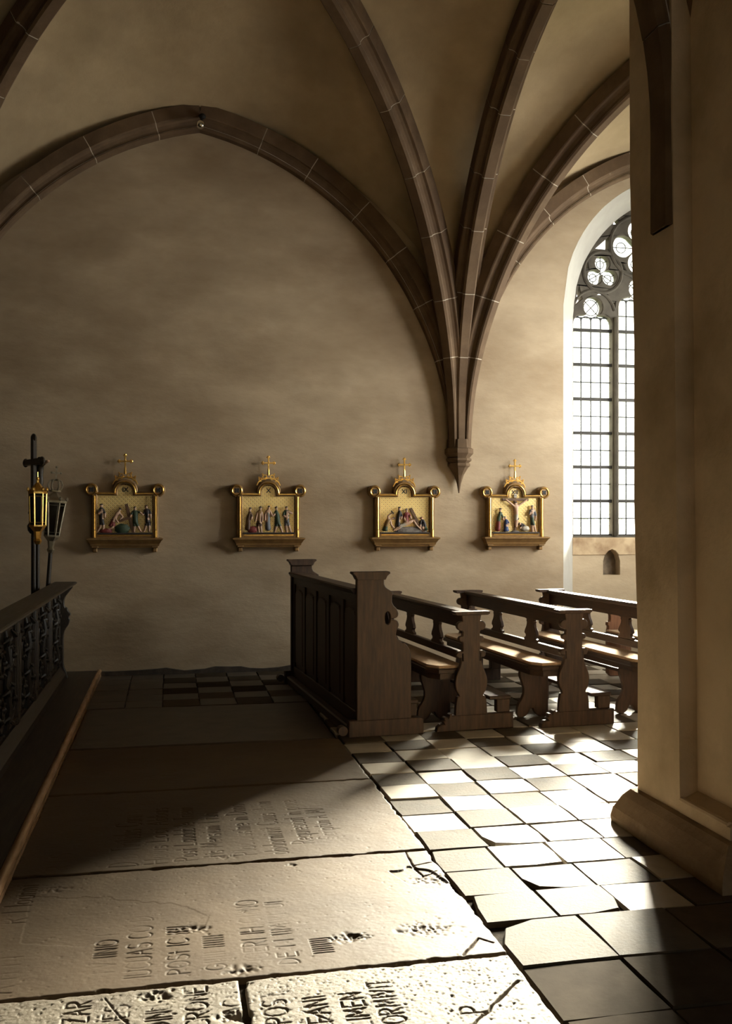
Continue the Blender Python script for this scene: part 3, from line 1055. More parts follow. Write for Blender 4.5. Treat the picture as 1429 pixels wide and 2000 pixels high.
def slab(x0, x1, y0, y1, res, lines=(), cracks=(), pits=0, pit_depth=.004, rough=.00028, undul=.0022, chips=.012, groove=.0038, gdepth=.0045, clusters=(), seed=1, mat=LEDGER, name='ledger_stone', label=None, corner_cut=None, steps=()):
    nx, ny = int((x1 - x0) / res) + 1, int((y1 - y0) / res) + 1
    X = np.linspace(x0, x1, nx); Y = np.linspace(y0, y1, ny)
    H = np.zeros((ny, nx))
    H += (vnoise(nx, ny, .30 / res, seed) - .5) * undul * 2 + (vnoise(nx, ny, .08 / res, seed + 1) - .5) * undul * .7
    H += (vnoise(nx, ny, .018 / res, seed + 2) - .5) * rough * 2 + (vnoise(nx, ny, .009 / res, seed + 3) - .5) * rough * 1.6
    rng = np.random.default_rng(seed + 9)

    def carve(p, q, w, dep, wob=0.0):
        lx, hx_ = min(p[0], q[0]) - w * 2, max(p[0], q[0]) + w * 2
        ly, hy_ = min(p[1], q[1]) - w * 2, max(p[1], q[1]) + w * 2
        i0, i1 = np.searchsorted(X, lx), np.searchsorted(X, hx_)
        j0, j1 = np.searchsorted(Y, ly), np.searchsorted(Y, hy_)
        if i1 <= i0 or j1 <= j0: return
        gx, gy = np.meshgrid(X[i0:i1], Y[j0:j1])
        dx, dy = q[0] - p[0], q[1] - p[1]
        L2 = dx * dx + dy * dy + 1e-12
        t = np.clip(((gx - p[0]) * dx + (gy - p[1]) * dy) / L2, 0, 1)
        dist = np.hypot(gx - p[0] - t * dx, gy - p[1] - t * dy)
        cut = -dep * np.clip(1.25 - dist / w, 0, 1)
        CUT[j0:j1, i0:i1] = np.minimum(CUT[j0:j1, i0:i1], cut)
    CUT = np.zeros_like(H)
    wear = np.clip((vnoise(nx, ny, .16 / res, seed + 5) - .18) * 2.2, .15, 1)
    for (px, py, text, cap, adv, strength) in lines:
        o = at(px, py)
        yy = o.y
        for ch in text:
            if ch == ' ':
                yy += adv * cap * .45; continue
            for st in GL[ch]:
                prev = None
                for (gx, gy) in st:
                    p = (o.x - gy * cap, yy + gx * cap * adv)
                    if prev is not None: carve(prev, p, groove, gdepth * strength)
                    prev = p
            wch = max(a for st in GL[ch] for a, _ in st)
            yy += (wch + .23) * cap * adv
    H += CUT * wear
    CUT = np.zeros_like(H)
    for pts, w, dep in cracks:
        P_ = [at(*p) for p in pts]
        for a, b in zip(P_[:-1], P_[1:]):
            k = max(2, int((b - a).length / .03))
            pr = (a.x, a.y)
            for i in range(1, k + 1):
                q = a.lerp(b, i / k)
                j_ = .004 if i < k else 0
                q = (q.x + rng.uniform(-j_, j_), q.y + rng.uniform(-j_, j_))
                carve(pr, q, w * rng.uniform(.7, 1.3), dep)
                pr = q
    H += CUT
    spots = [(rng.uniform(x0, x1), rng.uniform(y0, y1), rng.uniform(.0022, .0055), rng.uniform(.4, 1)) for _ in range(pits)]
    for (px, py, rad, cnt) in clusters:
        o = at(px, py)
        spots += [(o.x + rng.normal() * rad, o.y + rng.normal() * rad * .6, rng.uniform(.004, .012), rng.uniform(.7, 1.5)) for _ in range(cnt)]
    for (sx, sy, r, k) in spots:
        i0, i1 = np.searchsorted(X, sx - 2 * r), np.searchsorted(X, sx + 2 * r)
        j0, j1 = np.searchsorted(Y, sy - 2 * r), np.searchsorted(Y, sy + 2 * r)
        if i1 <= i0 or j1 <= j0: continue
        gx, gy = np.meshgrid(X[i0:i1], Y[j0:j1])
        ar = rng.uniform(.6, 1.6)
        H[j0:j1, i0:i1] -= pit_depth * k * np.exp(-(((gx - sx) / r) ** 2 + ((gy - sy) / (r * ar)) ** 2) * 1.4)
    for pts, dep in steps:          # flaked layer: everything inside the polygon sits lower
        poly = [at(*p) for p in pts]
        gx, gy = np.meshgrid(X, Y)
        ins = np.zeros_like(H, bool)
        wob = (vnoise(nx, ny, .03 / res, seed + 12) - .5) * .03
        for a, b in zip(poly, poly[1:] + poly[:1]):
            c = ((a.y > gy + wob) != (b.y > gy + wob)) & (gx < (b.x - a.x) * (gy + wob - a.y) / (b.y - a.y + 1e-9) + a.x)
            ins ^= c
        H -= ins * dep
    # ragged rounded edges
    gx, gy = np.meshgrid(X, Y)
    n1 = vnoise(nx, ny, .05 / res, seed + 6); n2 = vnoise(nx, ny, .015 / res, seed + 7)
    wob = np.clip(n1 - .5, 0, 1) * chips * 1.6 + n2 * chips * .25
    e = np.minimum.reduce([gx - x0, x1 - gx, gy - y0, y1 - gy]) - wob
    if corner_cut is not None:
        for (a, b) in corner_cut:
            a, b = at(*a), at(*b)
            nrm = np.array([-(b.y - a.y), b.x - a.x]); nrm = nrm / np.linalg.norm(nrm)
            e = np.minimum(e, (gx - a.x) * nrm[0] + (gy - a.y) * nrm[1] - n2 * .006)
    H -= .005 * np.clip(1 - e / .009, 0, 1) ** 2
    H = np.where(e < 0, -.06, H)
    v = np.stack([gx.ravel(), gy.ravel(), H.ravel()], 1)
    idx = np.arange(nx * ny).reshape(ny, nx)
    f = np.stack([idx[:-1, :-1].ravel(), idx[:-1, 1:].ravel(), idx[1:, 1:].ravel(), idx[1:, :-1].ravel()], 1)
    me = bpy.data.meshes.new(name)
    me.vertices.add(len(v)); me.vertices.foreach_set('co', v.ravel())
    me.loops.add(len(f) * 4); me.loops.foreach_set('vertex_index', f.ravel().astype(np.int32))
    me.polygons.add(len(f)); me.polygons.foreach_set('loop_start', np.arange(0, len(f) * 4, 4, dtype=np.int32))
    me.polygons.foreach_set('use_smooth', np.ones(len(f), bool))
    me.update(calc_edges=True)
    me.materials.append(mat)
    return link(name, me, floor, None, None, label)


slab(-.66, XB - .01, 6.60, 8.0, .02, seed=31, mat=TILE_DARK, chips=.008, label='dark smooth floor slab, shade put into its colour, beside the panelled pew front')
slab(-.66, XB - .004, 5.514, 6.592, .009, seed=41, chips=.012,
     lines=[(300, 1538, 'IHI I H', .08, 1.0, .5), (345, 1534, 'H A Z D', .08, 1.0, .5)], groove=.008, label='narrow plain ledger stone with faint worn letters')
slab(-.66, XB - .004, 4.276, 5.508, .0042, seed=51, chips=.016, groove=.0034, gdepth=.005,
     lines=[(130, 1698, 'R I S', .09, .9, .5), (268, 1690, 'D B Tiritidus Carm', .125, .62, 1), (326, 1685, 'Huius Loci Abbas', .10, .95, 1), (384, 1679, 'Post Laudabile Trienn', .10, .72, 1),
            (437, 1672, 'tis Mensium I fun'.replace('f', 't'), .10, .78, .9), (501, 1668, 'Placidissime in Dnno', .105, .74, 1), (563, 1667, 'obdormivit Cuius Anim', .105, .72, 1),
            (613, 1646, 'Requiescat in pace', .105, .70, 1), (660, 1637, 'Scriptum A MM', .095, .72, .9)],
     pits=260, pit_depth=.002, clusters=[(440, 1674, .03, 20), (540, 1529, .05, 30)], label='brown ledger stone carved with eight lines of Latin lettering')
slab(-.66, XB - .006, 3.184, 4.266, .0036, seed=61, chips=.018, groove=.0031, gdepth=.0048,
     lines=[(48, 1800, 'R I Ioanni', .10, .8, .9), (20, 1940, 'A H i l', .10, .8, .7), (222, 1900, 'I V IINIO I', .075, .8, .9), (293, 1909, 'IUCUAS CO D', .085, .8, .9), (370, 1900, 'POSt IC IIII', .075, .85, 1),
            (442, 1893, 'GIIIII IIIIII', .07, .85, .8), (530, 1888, 'PICERI IH CIIINO', .085, .78, .9), (585, 1880, 'DE I I IIMIVI IUI', .07, .95, .9), (652, 1860, 'IIIIIIII', .07, .75, 1.3)],
     cracks=[([(905, 1866), (934, 1833), (962, 1842)], .005, .012), ([(792, 1664), (806, 1690), (826, 1708)], .004, .010), ([(806, 1690), (842, 1683)], .004, .008), ([(826, 1708), (852, 1700)], .004, .008)],
     pits=420, pit_depth=.0022, clusters=[(375, 1814, .035, 70), (682, 1831, .03, 110), (830, 1815, .05, 110), (100, 1738, .03, 20), (470, 1895, .03, 50), (566, 1690, .012, 16), (840, 1715, .05, 60)],
     steps=[([(60, 1752), (215, 1750), (235, 1757), (345, 1766), (408, 1790), (398, 1812), (330, 1830), (150, 1850), (40, 1840)], .0011), ([(760, 1702), (800, 1692), (842, 1700), (880, 1724), (858, 1730), (800, 1728)], .006)],
     label='broad worn ledger stone with nearly erased lettering and flaked patches')
DX = at(472, 1922).x
slab(-.66, DX - .007, 2.45, 3.176, .0034, seed=71, chips=.016, rough=.0008, undul=.003, groove=.0036, gdepth=.0085,
     lines=[(170, 1996, 'ZAR', .075, .85, 1), (247, 2014, 'TUES', .075, .8, 1), (333, 2006, 'DINUS', .075, .8, 1), (408, 2004, 'CRONE', .07, .95, 1), (482, 1990, 'HAC', .07, .8, .8)],
     cracks=[([(203, 1948), (225, 1975), (250, 2000)], .003, .006)], pits=1100, pit_depth=.004, clusters=[(470, 1985, .03, 90), (300, 1945, .03, 40)], mat=LEDGER_RAW, label='rough pitted ledger stone with large cut capitals beside the step')
slab(DX + .007, XB - .01, 2.45, 3.176, .0034, seed=81, chips=.012, rough=.0006, undul=.003, groove=.0036, gdepth=.0085,
     lines=[(567, 1996, 'POST', .075, .85, 1), (648, 1994, 'FANI', .07, .9, 1), (728, 2003, 'LIMEN', .07, .9, 1), (803, 2010, 'DORMIVIT', .075, .78, 1), (952, 1974, 'P.', .085, .9, 1.1)],
     cracks=[([(1012, 1916), (970, 1955), (925, 2000)], .005, .014), ([(590, 1975), (640, 1990), (660, 2010)], .003, .006)], pits=1500, pit_depth=.0042, mat=LEDGER_RAW,
     label='pale pitted ledger stone with large cut capitals and a diagonal crack')

# ---- step edge and platform of the carved rail
mb = MB()
mb.box(-2.4, -.685, 1.6, WY - .01, -.03, .055, bev=.006)
plat = mb.build('platform', surf('dark_platform_boards', (.035, .025, .017), (.07, .05, .033), 4, .5, bump=.3, bscale=30, stretch=(9, .8, 9)), None)
tag(plat, 'low dark wooden platform under the carved rail', 'platform', kind='structure')
mb = MB()
mb.tube([(-.668, 1.6 + k * (WY - 1.62) / 12, .045) for k in range(13)], .024, 10)
mb.box(-.69, -.65, 1.6, WY - .02, -.03, .045)
nosing = mb.build('trim_1', surf('highlit_wood_nosing', (.34, .19, .09), (.5, .3, .16), 6, .22, bump=.3, bscale=40, bdist=.002, stretch=(9, .8, 9)), None, smooth=True)  # base colour raised to imitate a highlight along the edge
tag(nosing, 'rounded wooden nosing lightened as a highlight along the platform edge', 'step edge', kind='structure')
# broken dark plinth along the foot of the back wall
mb = MB()
pts = [(-1.0, .0)]
x = -1.0
while x < 1.3:
    pts.append((x, .045 + random.uniform(-.018, .018))); x += random.uniform(.08, .22)
pts += [(1.3, .045), (1.3, 0)]
mb.plate([pts], WY - .03, WY + .01)
tag(mb.build('baseboard_back', surf('dark_broken_plinth', (.03, .022, .015), (.07, .05, .035), 12, .9, bump=.5)), 'dark broken plaster plinth at the foot of the back wall', 'baseboard', kind='structure')

# ---- pier
pier = empty('pillar', (0, 0, 0))
tag(pier, 'massive plastered pier with sloping stone plinth at the right edge', 'pillar', kind='structure')


def pier_at(root, ox, mirror):
    # ox: x of the left face at the foot; plan runs to +x (mirror -1 runs to -x)
    def X(v): return ox + mirror * v
    y0, y1, yr = 3.60, 4.40, 4.0
    rd = .085
    m_ = MB()
    zs = [-.03, .30, .9, 1.6, 2.4, 3.2, 4.2, 5.2, HT]
    vs, fs = [], []
    rnd = random.Random(3)
    for z in zs:
        ln = -.012 * z
        w = lambda: rnd.uniform(-.006, .006)
        vs += [(X(ln + w()), y1 + w(), z), (X(ln), yr + w() * .5, z), (X(ln + rd + w()), yr - .01, z), (X(ln + rd + w()), y0 - .55, z), (X(1.0), y0 - .55, z), (X(1.0), y1, z)]
    n = 6
    for i in range(len(zs) - 1):
        for k in range(n):
            fs.append((i * n + k, i * n + (k + 1) % n, (i + 1) * n + (k + 1) % n, (i + 1) * n + k))
    fs.append(tuple(range(n))[::-1]); fs.append(tuple((len(zs) - 1) * n + k for k in range(n)))
    m_.add(vs, fs)
    m_.build('shaft', PIER, root)
    # solid foot below the recess with a sloping sill
    m_ = MB()
    vs = []
    for (x, y, z) in ((-.004, yr + .005, .17), (-.004, y0, .17), (.12, y0, .17), (.12, yr + .005, .17), (-.004, yr + .005, .235), (-.004, y0, .235), (.12, y0, .30), (.12, yr + .005, .30)):
        vs.append((X(x), y, z))
    m_.add(vs, [(0, 1, 2, 3), (4, 5, 6, 7), (0, 1, 5, 4), (1, 2, 6, 5), (2, 3, 7, 6), (3, 0, 4, 7)])
    m_.tube([(X(.006), yr, .24), (X(.006), y0 + .02, .24)], .014, 8)
    m_.build('recess_sill', PIER, root)
    # plinth: swept chamfered profile around far, left and near sides
    prof = [(-.10, -.03), (-.105, .03), (-.095, .075), (-.06, .14), (-.03, .175), (-.005, .182), (.02, .182)]
    m_ = MB()
    loop = lambda o: [(X(o), y1 - o * .9), (X(o), y0 + o), (X(.75), y0 + o), (X(1.0), y0 + o), (X(1.0), y1 - o * .9)]
    vs, fs = [], []
    for (o, z) in prof:
        vs += [(x, y, z) for x, y in loop(o)]
    n = 5
    for i in range(len(prof) - 1):
        for k in range(n):
            fs.append((i * n + k, i * n + (k + 1) % n, (i + 1) * n + (k + 1) % n, (i + 1) * n + k))
    fs.append(tuple((len(prof) - 1) * n + k for k in range(n)))
    m_.add(vs, fs)
    m_.build('plinth', PLINTH, root, smooth=False)


pier_at(pier, 2.28, 1)
pier2 = empty('pillar', (0, 0, 0))
tag(pier2, 'second plastered pier out of view at the left', 'pillar', kind='structure')
pier_at(pier2, X0 + .7, -1)

# ================================================================== PEWS
def cr(pts, n=5):
    """smooth open curve through the points"""
    out = []
    P = [pts[0]] + list(pts) + [pts[-1]]
    for i in range(1, len(P) - 2):
        for k in range(n):
            t = k / n
            out.append(tuple(.5 * (2 * P[i][j] + (P[i + 1][j] - P[i - 1][j]) * t + (2 * P[i - 1][j] - 5 * P[i][j] + 4 * P[i + 1][j] - P[i + 2][j]) * t * t + (3 * P[i][j] - P[i - 1][j] - 3 * P[i + 1][j] + P[i + 2][j]) * t ** 3) for j in (0, 1)))
    return out + [pts[-1]]


def pew_end_outline():
    r = [(.10, .845), (.076, .828), (.070, .800)] + A_(.078, .754, .034, .034, 105, -95, 9) + [(.066, .712), (.066, .684)] + A_(.077, .660, .020, .021, 100, -100, 6) + [(.066, .632), (.066, .585)]
    r += A_(.088, .548, .025, .026, 140, -110, 9) + [(.078, .512)]
    r += cr([(.079, .498), (.088, .46), (.106, .42), (.121, .375), (.124, .335), (.115, .29), (.099, .262), (.093, .248)], 3)
    r += [(.108, .243), (.113, .222), (.119, .19), (.124, .10)]
    return r, [(-x, z) for x, z in r[::-1]]


def build_pew(name, label, group, variant=0):
    root = empty(name, (0, 0, 0))
    tag(root, label, 'pew', group)
    L = 2.15
    r, left = pew_end_outline()
    slits = [[(s * .070, .50), (s * .072, .55), (s * .066, .562), (s * .063, .50)][::s] for s in (1, -1)]
    me = MB(); me.plate([r + left] + slits, .005, .045, bev=.005)
    ft = [(-.27, .0), (.325, .0), (.325, .112), (-.15, .112), (-.155, .128), (-.172, .122), (-.176, .102)] + A_(-.198, .09, .016, .014, 20, 230, 6) + [(-.222, .07), (-.21, .052), (-.24, .05), (-.262, .03)]
    fm = MB(); fm.plate([ft], -.004, .054, bev=.005)
    ftm = fm.mesh('foot', WOOD_V)
    endm = me.mesh('bench_end', WOOD_V)
    cap = MB(); cap.plate([[(-.135, .858), (.135, .858), (.135, .842), (.12, .832), (-.12, .832), (-.135, .842)]], -.02, .07, bev=.004)
    capm = cap.mesh('end_cap', WOOD_V)
    for y in (0, L - .05):
        e = link('bench_end', endm, root, (0, y, 0))
        link('end_cap', capm, e, (0, 0, .001))
        link('foot', ftm, e)
    # top rail with moulded cap
    m_ = MB()
    m_.plate([[(-.022, .725), (.022, .725), (.022, .815), (.05, .825), (.055, .84), (.045, .852), (-.045, .852), (-.055, .84), (-.05, .825), (-.022, .815)]], .05, L - .05, 'xz')
    m_.build('top_rail', WOOD_H, root)
    m_ = MB(); m_.box(-.02, .02, .05, L - .05, .485, .545, bev=.005)
    m_.build('lower_rail', WOOD_H, root)
    vr = [(.115, .545), (.115, .562), (.085, .572), (.083, .585)] + cr([(.108, .60), (.10, .625), (.072, .66), (.062, .69), (.075, .708)], 3) + [(.062, .714), (.10, .722), (.10, .735)]
    vase = vr + [(-a, b) for a, b in vr[::-1]]
    bm_ = MB(); bm_.plate([vase], -.014, .014, 'yz', bev=.003)
    bme = bm_.mesh('baluster', WOOD_V)
    for k in (1, 2):
        link('baluster', bme, root, (0, .05 + (L - .1) * k / 3, 0))
    half = [(0, .545)] + [(max(.004, a - .04), b) for a, b in vr] + [(0, .735)]
    for y, s in ((.05, 1), (L - .05, -1)):
        h_ = MB(); h_.plate([[(s * a, b) for a, b in half]], -.014, .014, 'yz', bev=.003)
        h_.build('baluster', WOOD_V, root, (0, y, 0))
    # seat with chamfered near and far corners
    sx = -.30
    o = [(-.02, .06), (-.02, L - .06), (sx + .06, L - .06), (sx, L - .16), (sx, .17), (sx + .07, .06)]
    m_ = MB(); m_.plate([o], .405, .438, 'xy', bev=.006)
    m_.plate([[(-.03, .09), (-.03, L - .09), (sx + .08, L - .09), (sx + .03, L - .18), (sx + .03, .19), (sx + .09, .09)]], .36, .405, 'xy')
    seat = m_.build('seat', WOOD_H, root)
    o2 = [(-.028, .075), (-.028, L - .075), (sx + .064, L - .075), (sx + .012, L - .165), (sx + .012, .178), (sx + .074, .075)]
    m_ = MB(); m_.plate([o2], .438, .462, 'xy', bev=.009)
    m_.build('seat_pad', PAD, root, smooth=False, label='thin brown felt seat pad')
    # trestle legs with a V notch
    leg = [(-.28, 0), (-.20, 0), (-.155, .085), (-.11, 0), (-.015, 0), (-.015, .36), (-.25, .36), (-.255, .32), (-.235, .27), (-.215, .2), (-.235, .14), (-.27, .10)]
    lm = MB(); lm.plate([chaikin(leg, 1)], -.02, .02, 'xz', bev=.004)
    lme = lm.mesh('leg', WOOD_V)
    for y in (.42, L - .42):
        link('leg', lme, root, (0, y, 0))
    # kneeler on the rear side
    m_ = MB()
    m_.box(.15, .32, .03, L - .03, .205, .232, bev=.005)
    kn = m_.build('kneeler', WOOD_H, root)
    for y in (.03, L / 2 - .03, L - .09):
        m_ = MB(); m_.box(.21, .31, y, y + .06, (.112 if y != L / 2 - .03 else 0), .206, bev=.004)
        m_.build('kneeler_block', WOOD_V, kn)
    return root


ROT = R(4.0)
pew = build_pew('pew', 'carved dark wooden pew next to the tall panelled front, its seat half in shadow', 'rows of carved wooden pews')
pew.location = (2.145, 6.66, 0); pew.rotation_euler[2] = ROT
for (x, y, lb) in ((2.93, 6.64, 'carved dark wooden pew in the middle of the row, second behind the panelled front'),
                   (3.75, 6.62, 'carved dark wooden pew under the tracery window, its near end hidden by the pier'),):
    c = copy_tree(pew); c.location = (x, y, 0); c['label'] = lb

# panelled front with tall ends
front = empty('prayer_desk', (1.42, 6.60, 0), ROT)
tag(front, 'tall dark panelled pew front with high scrolled ends before the first pew', 'prayer desk')
L = 2.42
prof = [(0, 1.157), (0, 1.157)]
right = [(.20, 1.12)] + cr([(.20, 1.07), (.212, 1.045), (.24, 1.025), (.262, 1.012)], 3) + [(.268, .995), (.258, .985)] + cr([(.258, .94), (.27, .915), (.292, .893), (.306, .862), (.298, .834), (.272, .823)], 3) + [(.254, .822), (.254, .816)]
right += cr([(.27, .815), (.298, .806), (.308, .775), (.292, .738), (.288, .70), (.312, .665), (.335, .65)], 3) + [(.345, .655)] + cr([(.365, .638), (.388, .60), (.40, .555)], 3) + [(.40, .10)]
leftp = [(0, .10), (0, 1.12)]
sh = -.135
outl = [(x + sh, z) for x, z in right + leftp]
hole = [(sh + .225 + .022 * math.cos(a), .828 + .045 * math.sin(a)) for a in [2 * PI * k / 14 for k in range(14)]]
m_ = MB(); m_.plate([outl, hole], .004, .051, bev=.005)
m_.plate([[(sh - .06, .0), (sh + .49, .0), (sh + .49, .105), (sh + .475, .117), (sh - .06, .117)]], -.006, .06, bev=.005)
em = m_.mesh('tall_end', WOOD_V)
m_ = MB(); m_.plate([[(sh - .03, 1.157), (sh + .235, 1.157), (sh + .24, 1.145), (sh + .22, 1.13), (sh + .205, 1.10), (sh, 1.10), (sh - .015, 1.13), (sh - .035, 1.145)]], -.018, .073, bev=.003)
cm = m_.mesh('end_cap', WOOD_V)
for y in (0, L - .055):
    e = link('tall_end', em, front, (0, y, 0))
    link('end_cap', cm, e)
    m_ = MB()
    m_.tube([(sh - .10, -.005, .05), (sh - .10, .06, .05)], .034, 12)
    m_.build('foot_scroll', WOOD_V, e)
m_ = MB()
m_.plate([[(sh + .02, .93), (sh + .07, .93), (sh + .07, 1.01), (sh + .10, 1.02), (sh + .10, 1.04), (sh - .02, 1.04), (sh - .03, 1.03), (sh - .01, 1.0), (sh + .02, .99)]], .055, L - .055)
m_.build('top_rail', WOOD_H, front)
m_ = MB(); m_.box(sh + .02, sh + .07, .055, L - .055, .03, .16, bev=.005)
m_.box(sh - .05, sh + .02, .055, L - .055, -.005, .07, bev=.01)
m_.build('bottom_rail', WOOD_H, front)
NP = 5
pw = (L - .11) / NP
for k in range(NP + 1):
    y = .055 + k * pw
    m_ = MB(); m_.box(sh + .02, sh + .07, max(.055, y - .045), min(L - .055, y + .045), .16, .93, bev=.004)
    m_.build('stile', WOOD_V, front)
pm = MB(); pm.box(.035 + sh, .06 + sh, -pw / 2 + .04, pw / 2 - .04, .15, .94)
pm.plate([[(-pw / 2 + .075, .20), (pw / 2 - .075, .20), (pw / 2 - .075, .84), (pw / 2 - .10, .87), (0, .89), (-pw / 2 + .10, .87), (-pw / 2 + .075, .84)]], sh + .022, sh + .036, 'yz', bev=.008)
pme = pm.mesh('panel', WOOD_V)
for k in range(NP):
    link('panel', pme, front, (0, .055 + (k + .5) * pw, 0))
m_ = MB(); m_.box(sh + .07, sh + .26, .055, L - .055, .955, .975, bev=.004)
m_.build('book_shelf', WOOD_H, front)
m_ = MB(); m_.box(sh + .30, sh + .47, .055, L - .055, .205, .232, bev=.005)
kn = m_.build('kneeler', WOOD_H, front)
for y in (.06, L / 2, L - .13):
    m_ = MB(); m_.box(sh + .36, sh + .46, y, y + .06, (.117 if y != L / 2 else 0), .206, bev=.004)
    m_.build('kneeler_block', WOOD_V, kn)

# low bench behind, with a short reddish end
low = empty('low_bench', (4.47, 6.75, 0), ROT)
tag(low, 'low bench with short reddish scrolled ends beyond the last pew', 'bench')
o = [(-.13, .64), (.13, .64), (.13, .622), (.10, .61), (.10, .53), (.128, .53), (.132, .50), (.115, .485), (.13, .43), (.13, 0), (-.13, 0), (-.13, .43), (-.115, .485), (-.132, .50), (-.128, .53), (-.10, .53), (-.10, .61), (-.13, .622)]
m_ = MB(); m_.plate([chaikin(o, 1)], 0, .05, bev=.005)
em2 = m_.mesh('bench_end', WOOD_RED)
for y in (0, 2.0):
    link('bench_end', em2, low, (0, y, 0))
m_ = MB(); m_.box(-.17, .15, .05, 2.0, .40, .435, bev=.006)
m_.build('seat', WOOD_H, low)
m_ = MB(); m_.box(-.16, .14, .06, 1.99, .435, .455, bev=.008)
m_.build('seat_pad', PAD, low, label='thin brown felt seat pad')
m_ = MB(); m_.box(-.02, .02, .05, 2.0, .14, .24, bev=.005)
m_.build('stretcher', WOOD_H, low)

# ================================================================== CARVED RAIL
rail = empty('carved_rail', (-1.0, 9.3, .055))
tag(rail, 'long dark carved wooden rail with scrollwork panels and moulded top', 'rail')
RL = 7.3
# profile in x,z (x=0 is the panel face)
m_ = MB()
m_.plate([[(-.05, .80), (.03, .80), (.05, .82), (.055, .845), (.09, .855), (.125, .865), (.15, .872), (.162, .882), (.16, .892), (.15, .898), (-.035, .898), (-.05, .885)]], -RL, .0)
m_.build('top_ledge', WOOD_DARK, rail)
m_ = MB()
m_.plate([[(-.06, 0), (.07, 0), (.07, .05), (.05, .075), (.03, .10), (.02, .12), (-.06, .12)]], -RL, 0)
m_.build('base_moulding', WOOD_DARK, rail)
m_ = MB(); m_.box(-.06, -.035, -RL, 0, .12, .80)
m_.build('back_board', WOOD_DARK, rail)
# end bracket with a ragged scroll silhouette
br = [(-.06, 0), (.085, 0), (.075, .05), (.045, .12), (.045, .40), (.06, .46), (.09, .50), (.105, .55), (.09, .575), (.115, .60), (.085, .63), (.08, .66), (.055, .665), (.05, .72), (.06, .76), (.09, .80), (.14, .865), (-.06, .865)]
m_ = MB(); m_.plate([chaikin(br, 1)], -.05, .0, bev=.006)
m_.build('end_bracket', WOOD_DARK, rail)
rnd = random.Random(11)


def spiral(m_, cy, cz, r, turns, sgn, a0, rad):
    pts, rr = [], []
    n = int(18 * turns)
    for k in range(n + 1):
        t = k / n
        a = a0 + sgn * 2 * PI * turns * t
        q = r * (1 - .82 * t)
        pts.append((.012 + .02 * t, cy + q * math.cos(a), cz + q * math.sin(a))); rr.append(rad * (1 - .45 * t))
    m_.tube(pts, rr, 6)
    m_.ball((pts[-1][0] + .005, pts[-1][1], pts[-1][2]), rad * 1.5, seg=7, rings=5)
    for k in range(3, n - 4, 4):                     # leaves springing off the scroll
        a = a0 + sgn * 2 * PI * turns * k / n
        q = r * (1 - .82 * k / n)
        l = q + .03
        m_.tube([(.012, cy + q * math.cos(a), cz + q * math.sin(a)), (.03, cy + (q + .02) * math.cos(a + .15 * sgn), cz + (q + .02) * math.sin(a + .15 * sgn)), (.014, cy + l * math.cos(a + .35 * sgn), cz + l * math.sin(a + .35 * sgn))], [.008, .013, .003], 5)


carv = MB()
pl = .86
for sgn in (1, -1):
    for (cy, cz, r, a0) in ((.20, .31, .13, R(200)), (.20, -.0, .0, 0), (.17, .60, .10, R(160))):
        if r: spiral(carv, sgn * cy, cz, r, 1.6, sgn, a0 if sgn > 0 else PI - a0, .014)
carv.tube([(.012, 0, .14), (.03, .02, .3), (.02, -.02, .45), (.03, .02, .6), (.012, 0, .78)], [.02, .028, .016, .026, .01], 7)
for z in (.2, .36, .52, .68):
    for s in (-1, 1):
        carv.tube([(.015, 0, z), (.035, s * .05, z + .05), (.015, s * .09, z + .03)], [.01, .018, .004], 6)
    carv.ball((.03, 0, z + .03), (.018, .025, .03), seg=8, rings=5)
for s in (-1, 1):
    for z in (.15, .75):
        carv.tube([(.012, s * .37, z), (.03, s * .30, z + (.03 if z < .4 else -.03)), (.012, s * .24, z + .01)], [.006, .018, .006], 6)
CARVED = surf('polished_black_carving', (0.0140, 0.0112, 0.0084), (0.0315, 0.0238, 0.0168), 12, .3, bump=.2, bscale=60, bdist=.002, rough2=.5, spec=.4)
cme = carv.mesh('carving', CARVED, smooth=True)
pnl = MB(); pnl.box(-.036, .0, -pl / 2 + .05, pl / 2 - .05, .12, .80)
pnl.box(-.03, .022, -pl / 2 + .045, -pl / 2 + .06, .12, .80, bev=.004); pnl.box(-.03, .022, pl / 2 - .06, pl / 2 - .045, .12, .80, bev=.004)
pnm = pnl.mesh('panel', WOOD_DARK)
pst = MB(); pst.box(-.036, .035, -.05, .05, .12, .80, bev=.008); pst.box(-.03, .045, -.03, .03, .2, .72, bev=.008)
psm = pst.mesh('post', WOOD_DARK)
k = 0
y = -.05
while y - pl > -RL:
    p = link('panel', pnm, rail, (0, y - pl / 2 - .0, 0))
    link('carving', cme, p)
    link('post', psm, rail, (0, y - pl, 0))
    y -= pl

# ---- processional cross and lanterns standing behind the rail
def pole(root, h, r, mat, taper=.9):
    m_ = MB(); m_.tube([(0, 0, 0), (0, 0, h * .5), (0, 0, h)], [r, r * .96, r * taper], 10)
    m_.build('pole', mat, root, smooth=True)


PZ = .055
cross = empty('processional_cross', (-1.15, 8.75, PZ), R(118))
tag(cross, 'dark wooden processional cross on a pole behind the carved rail', 'cross')
pole(cross, 1.62, .024, WOOD_DARK)
m_ = MB()
m_.box(-.028, .028, -.018, .018, 1.6, 2.18, bev=.005); m_.box(-.19, .19, -.018, .018, 1.945, 2.0, bev=.005)
for (x, z) in ((0, 2.18), (-.19, 1.972), (.19, 1.972)):
    m_.ball((x, 0, z), (.04, .024, .04), seg=8, rings=6)
m_.lathe([(.03, 1.35), (.05, 1.38), (.055, 1.42), (.035, 1.45), (.03, 1.5), (.048, 1.53), (.03, 1.57), (.03, 1.62)], 10)
m_.build('cross_head', WOOD_DARK, cross, smooth=True)

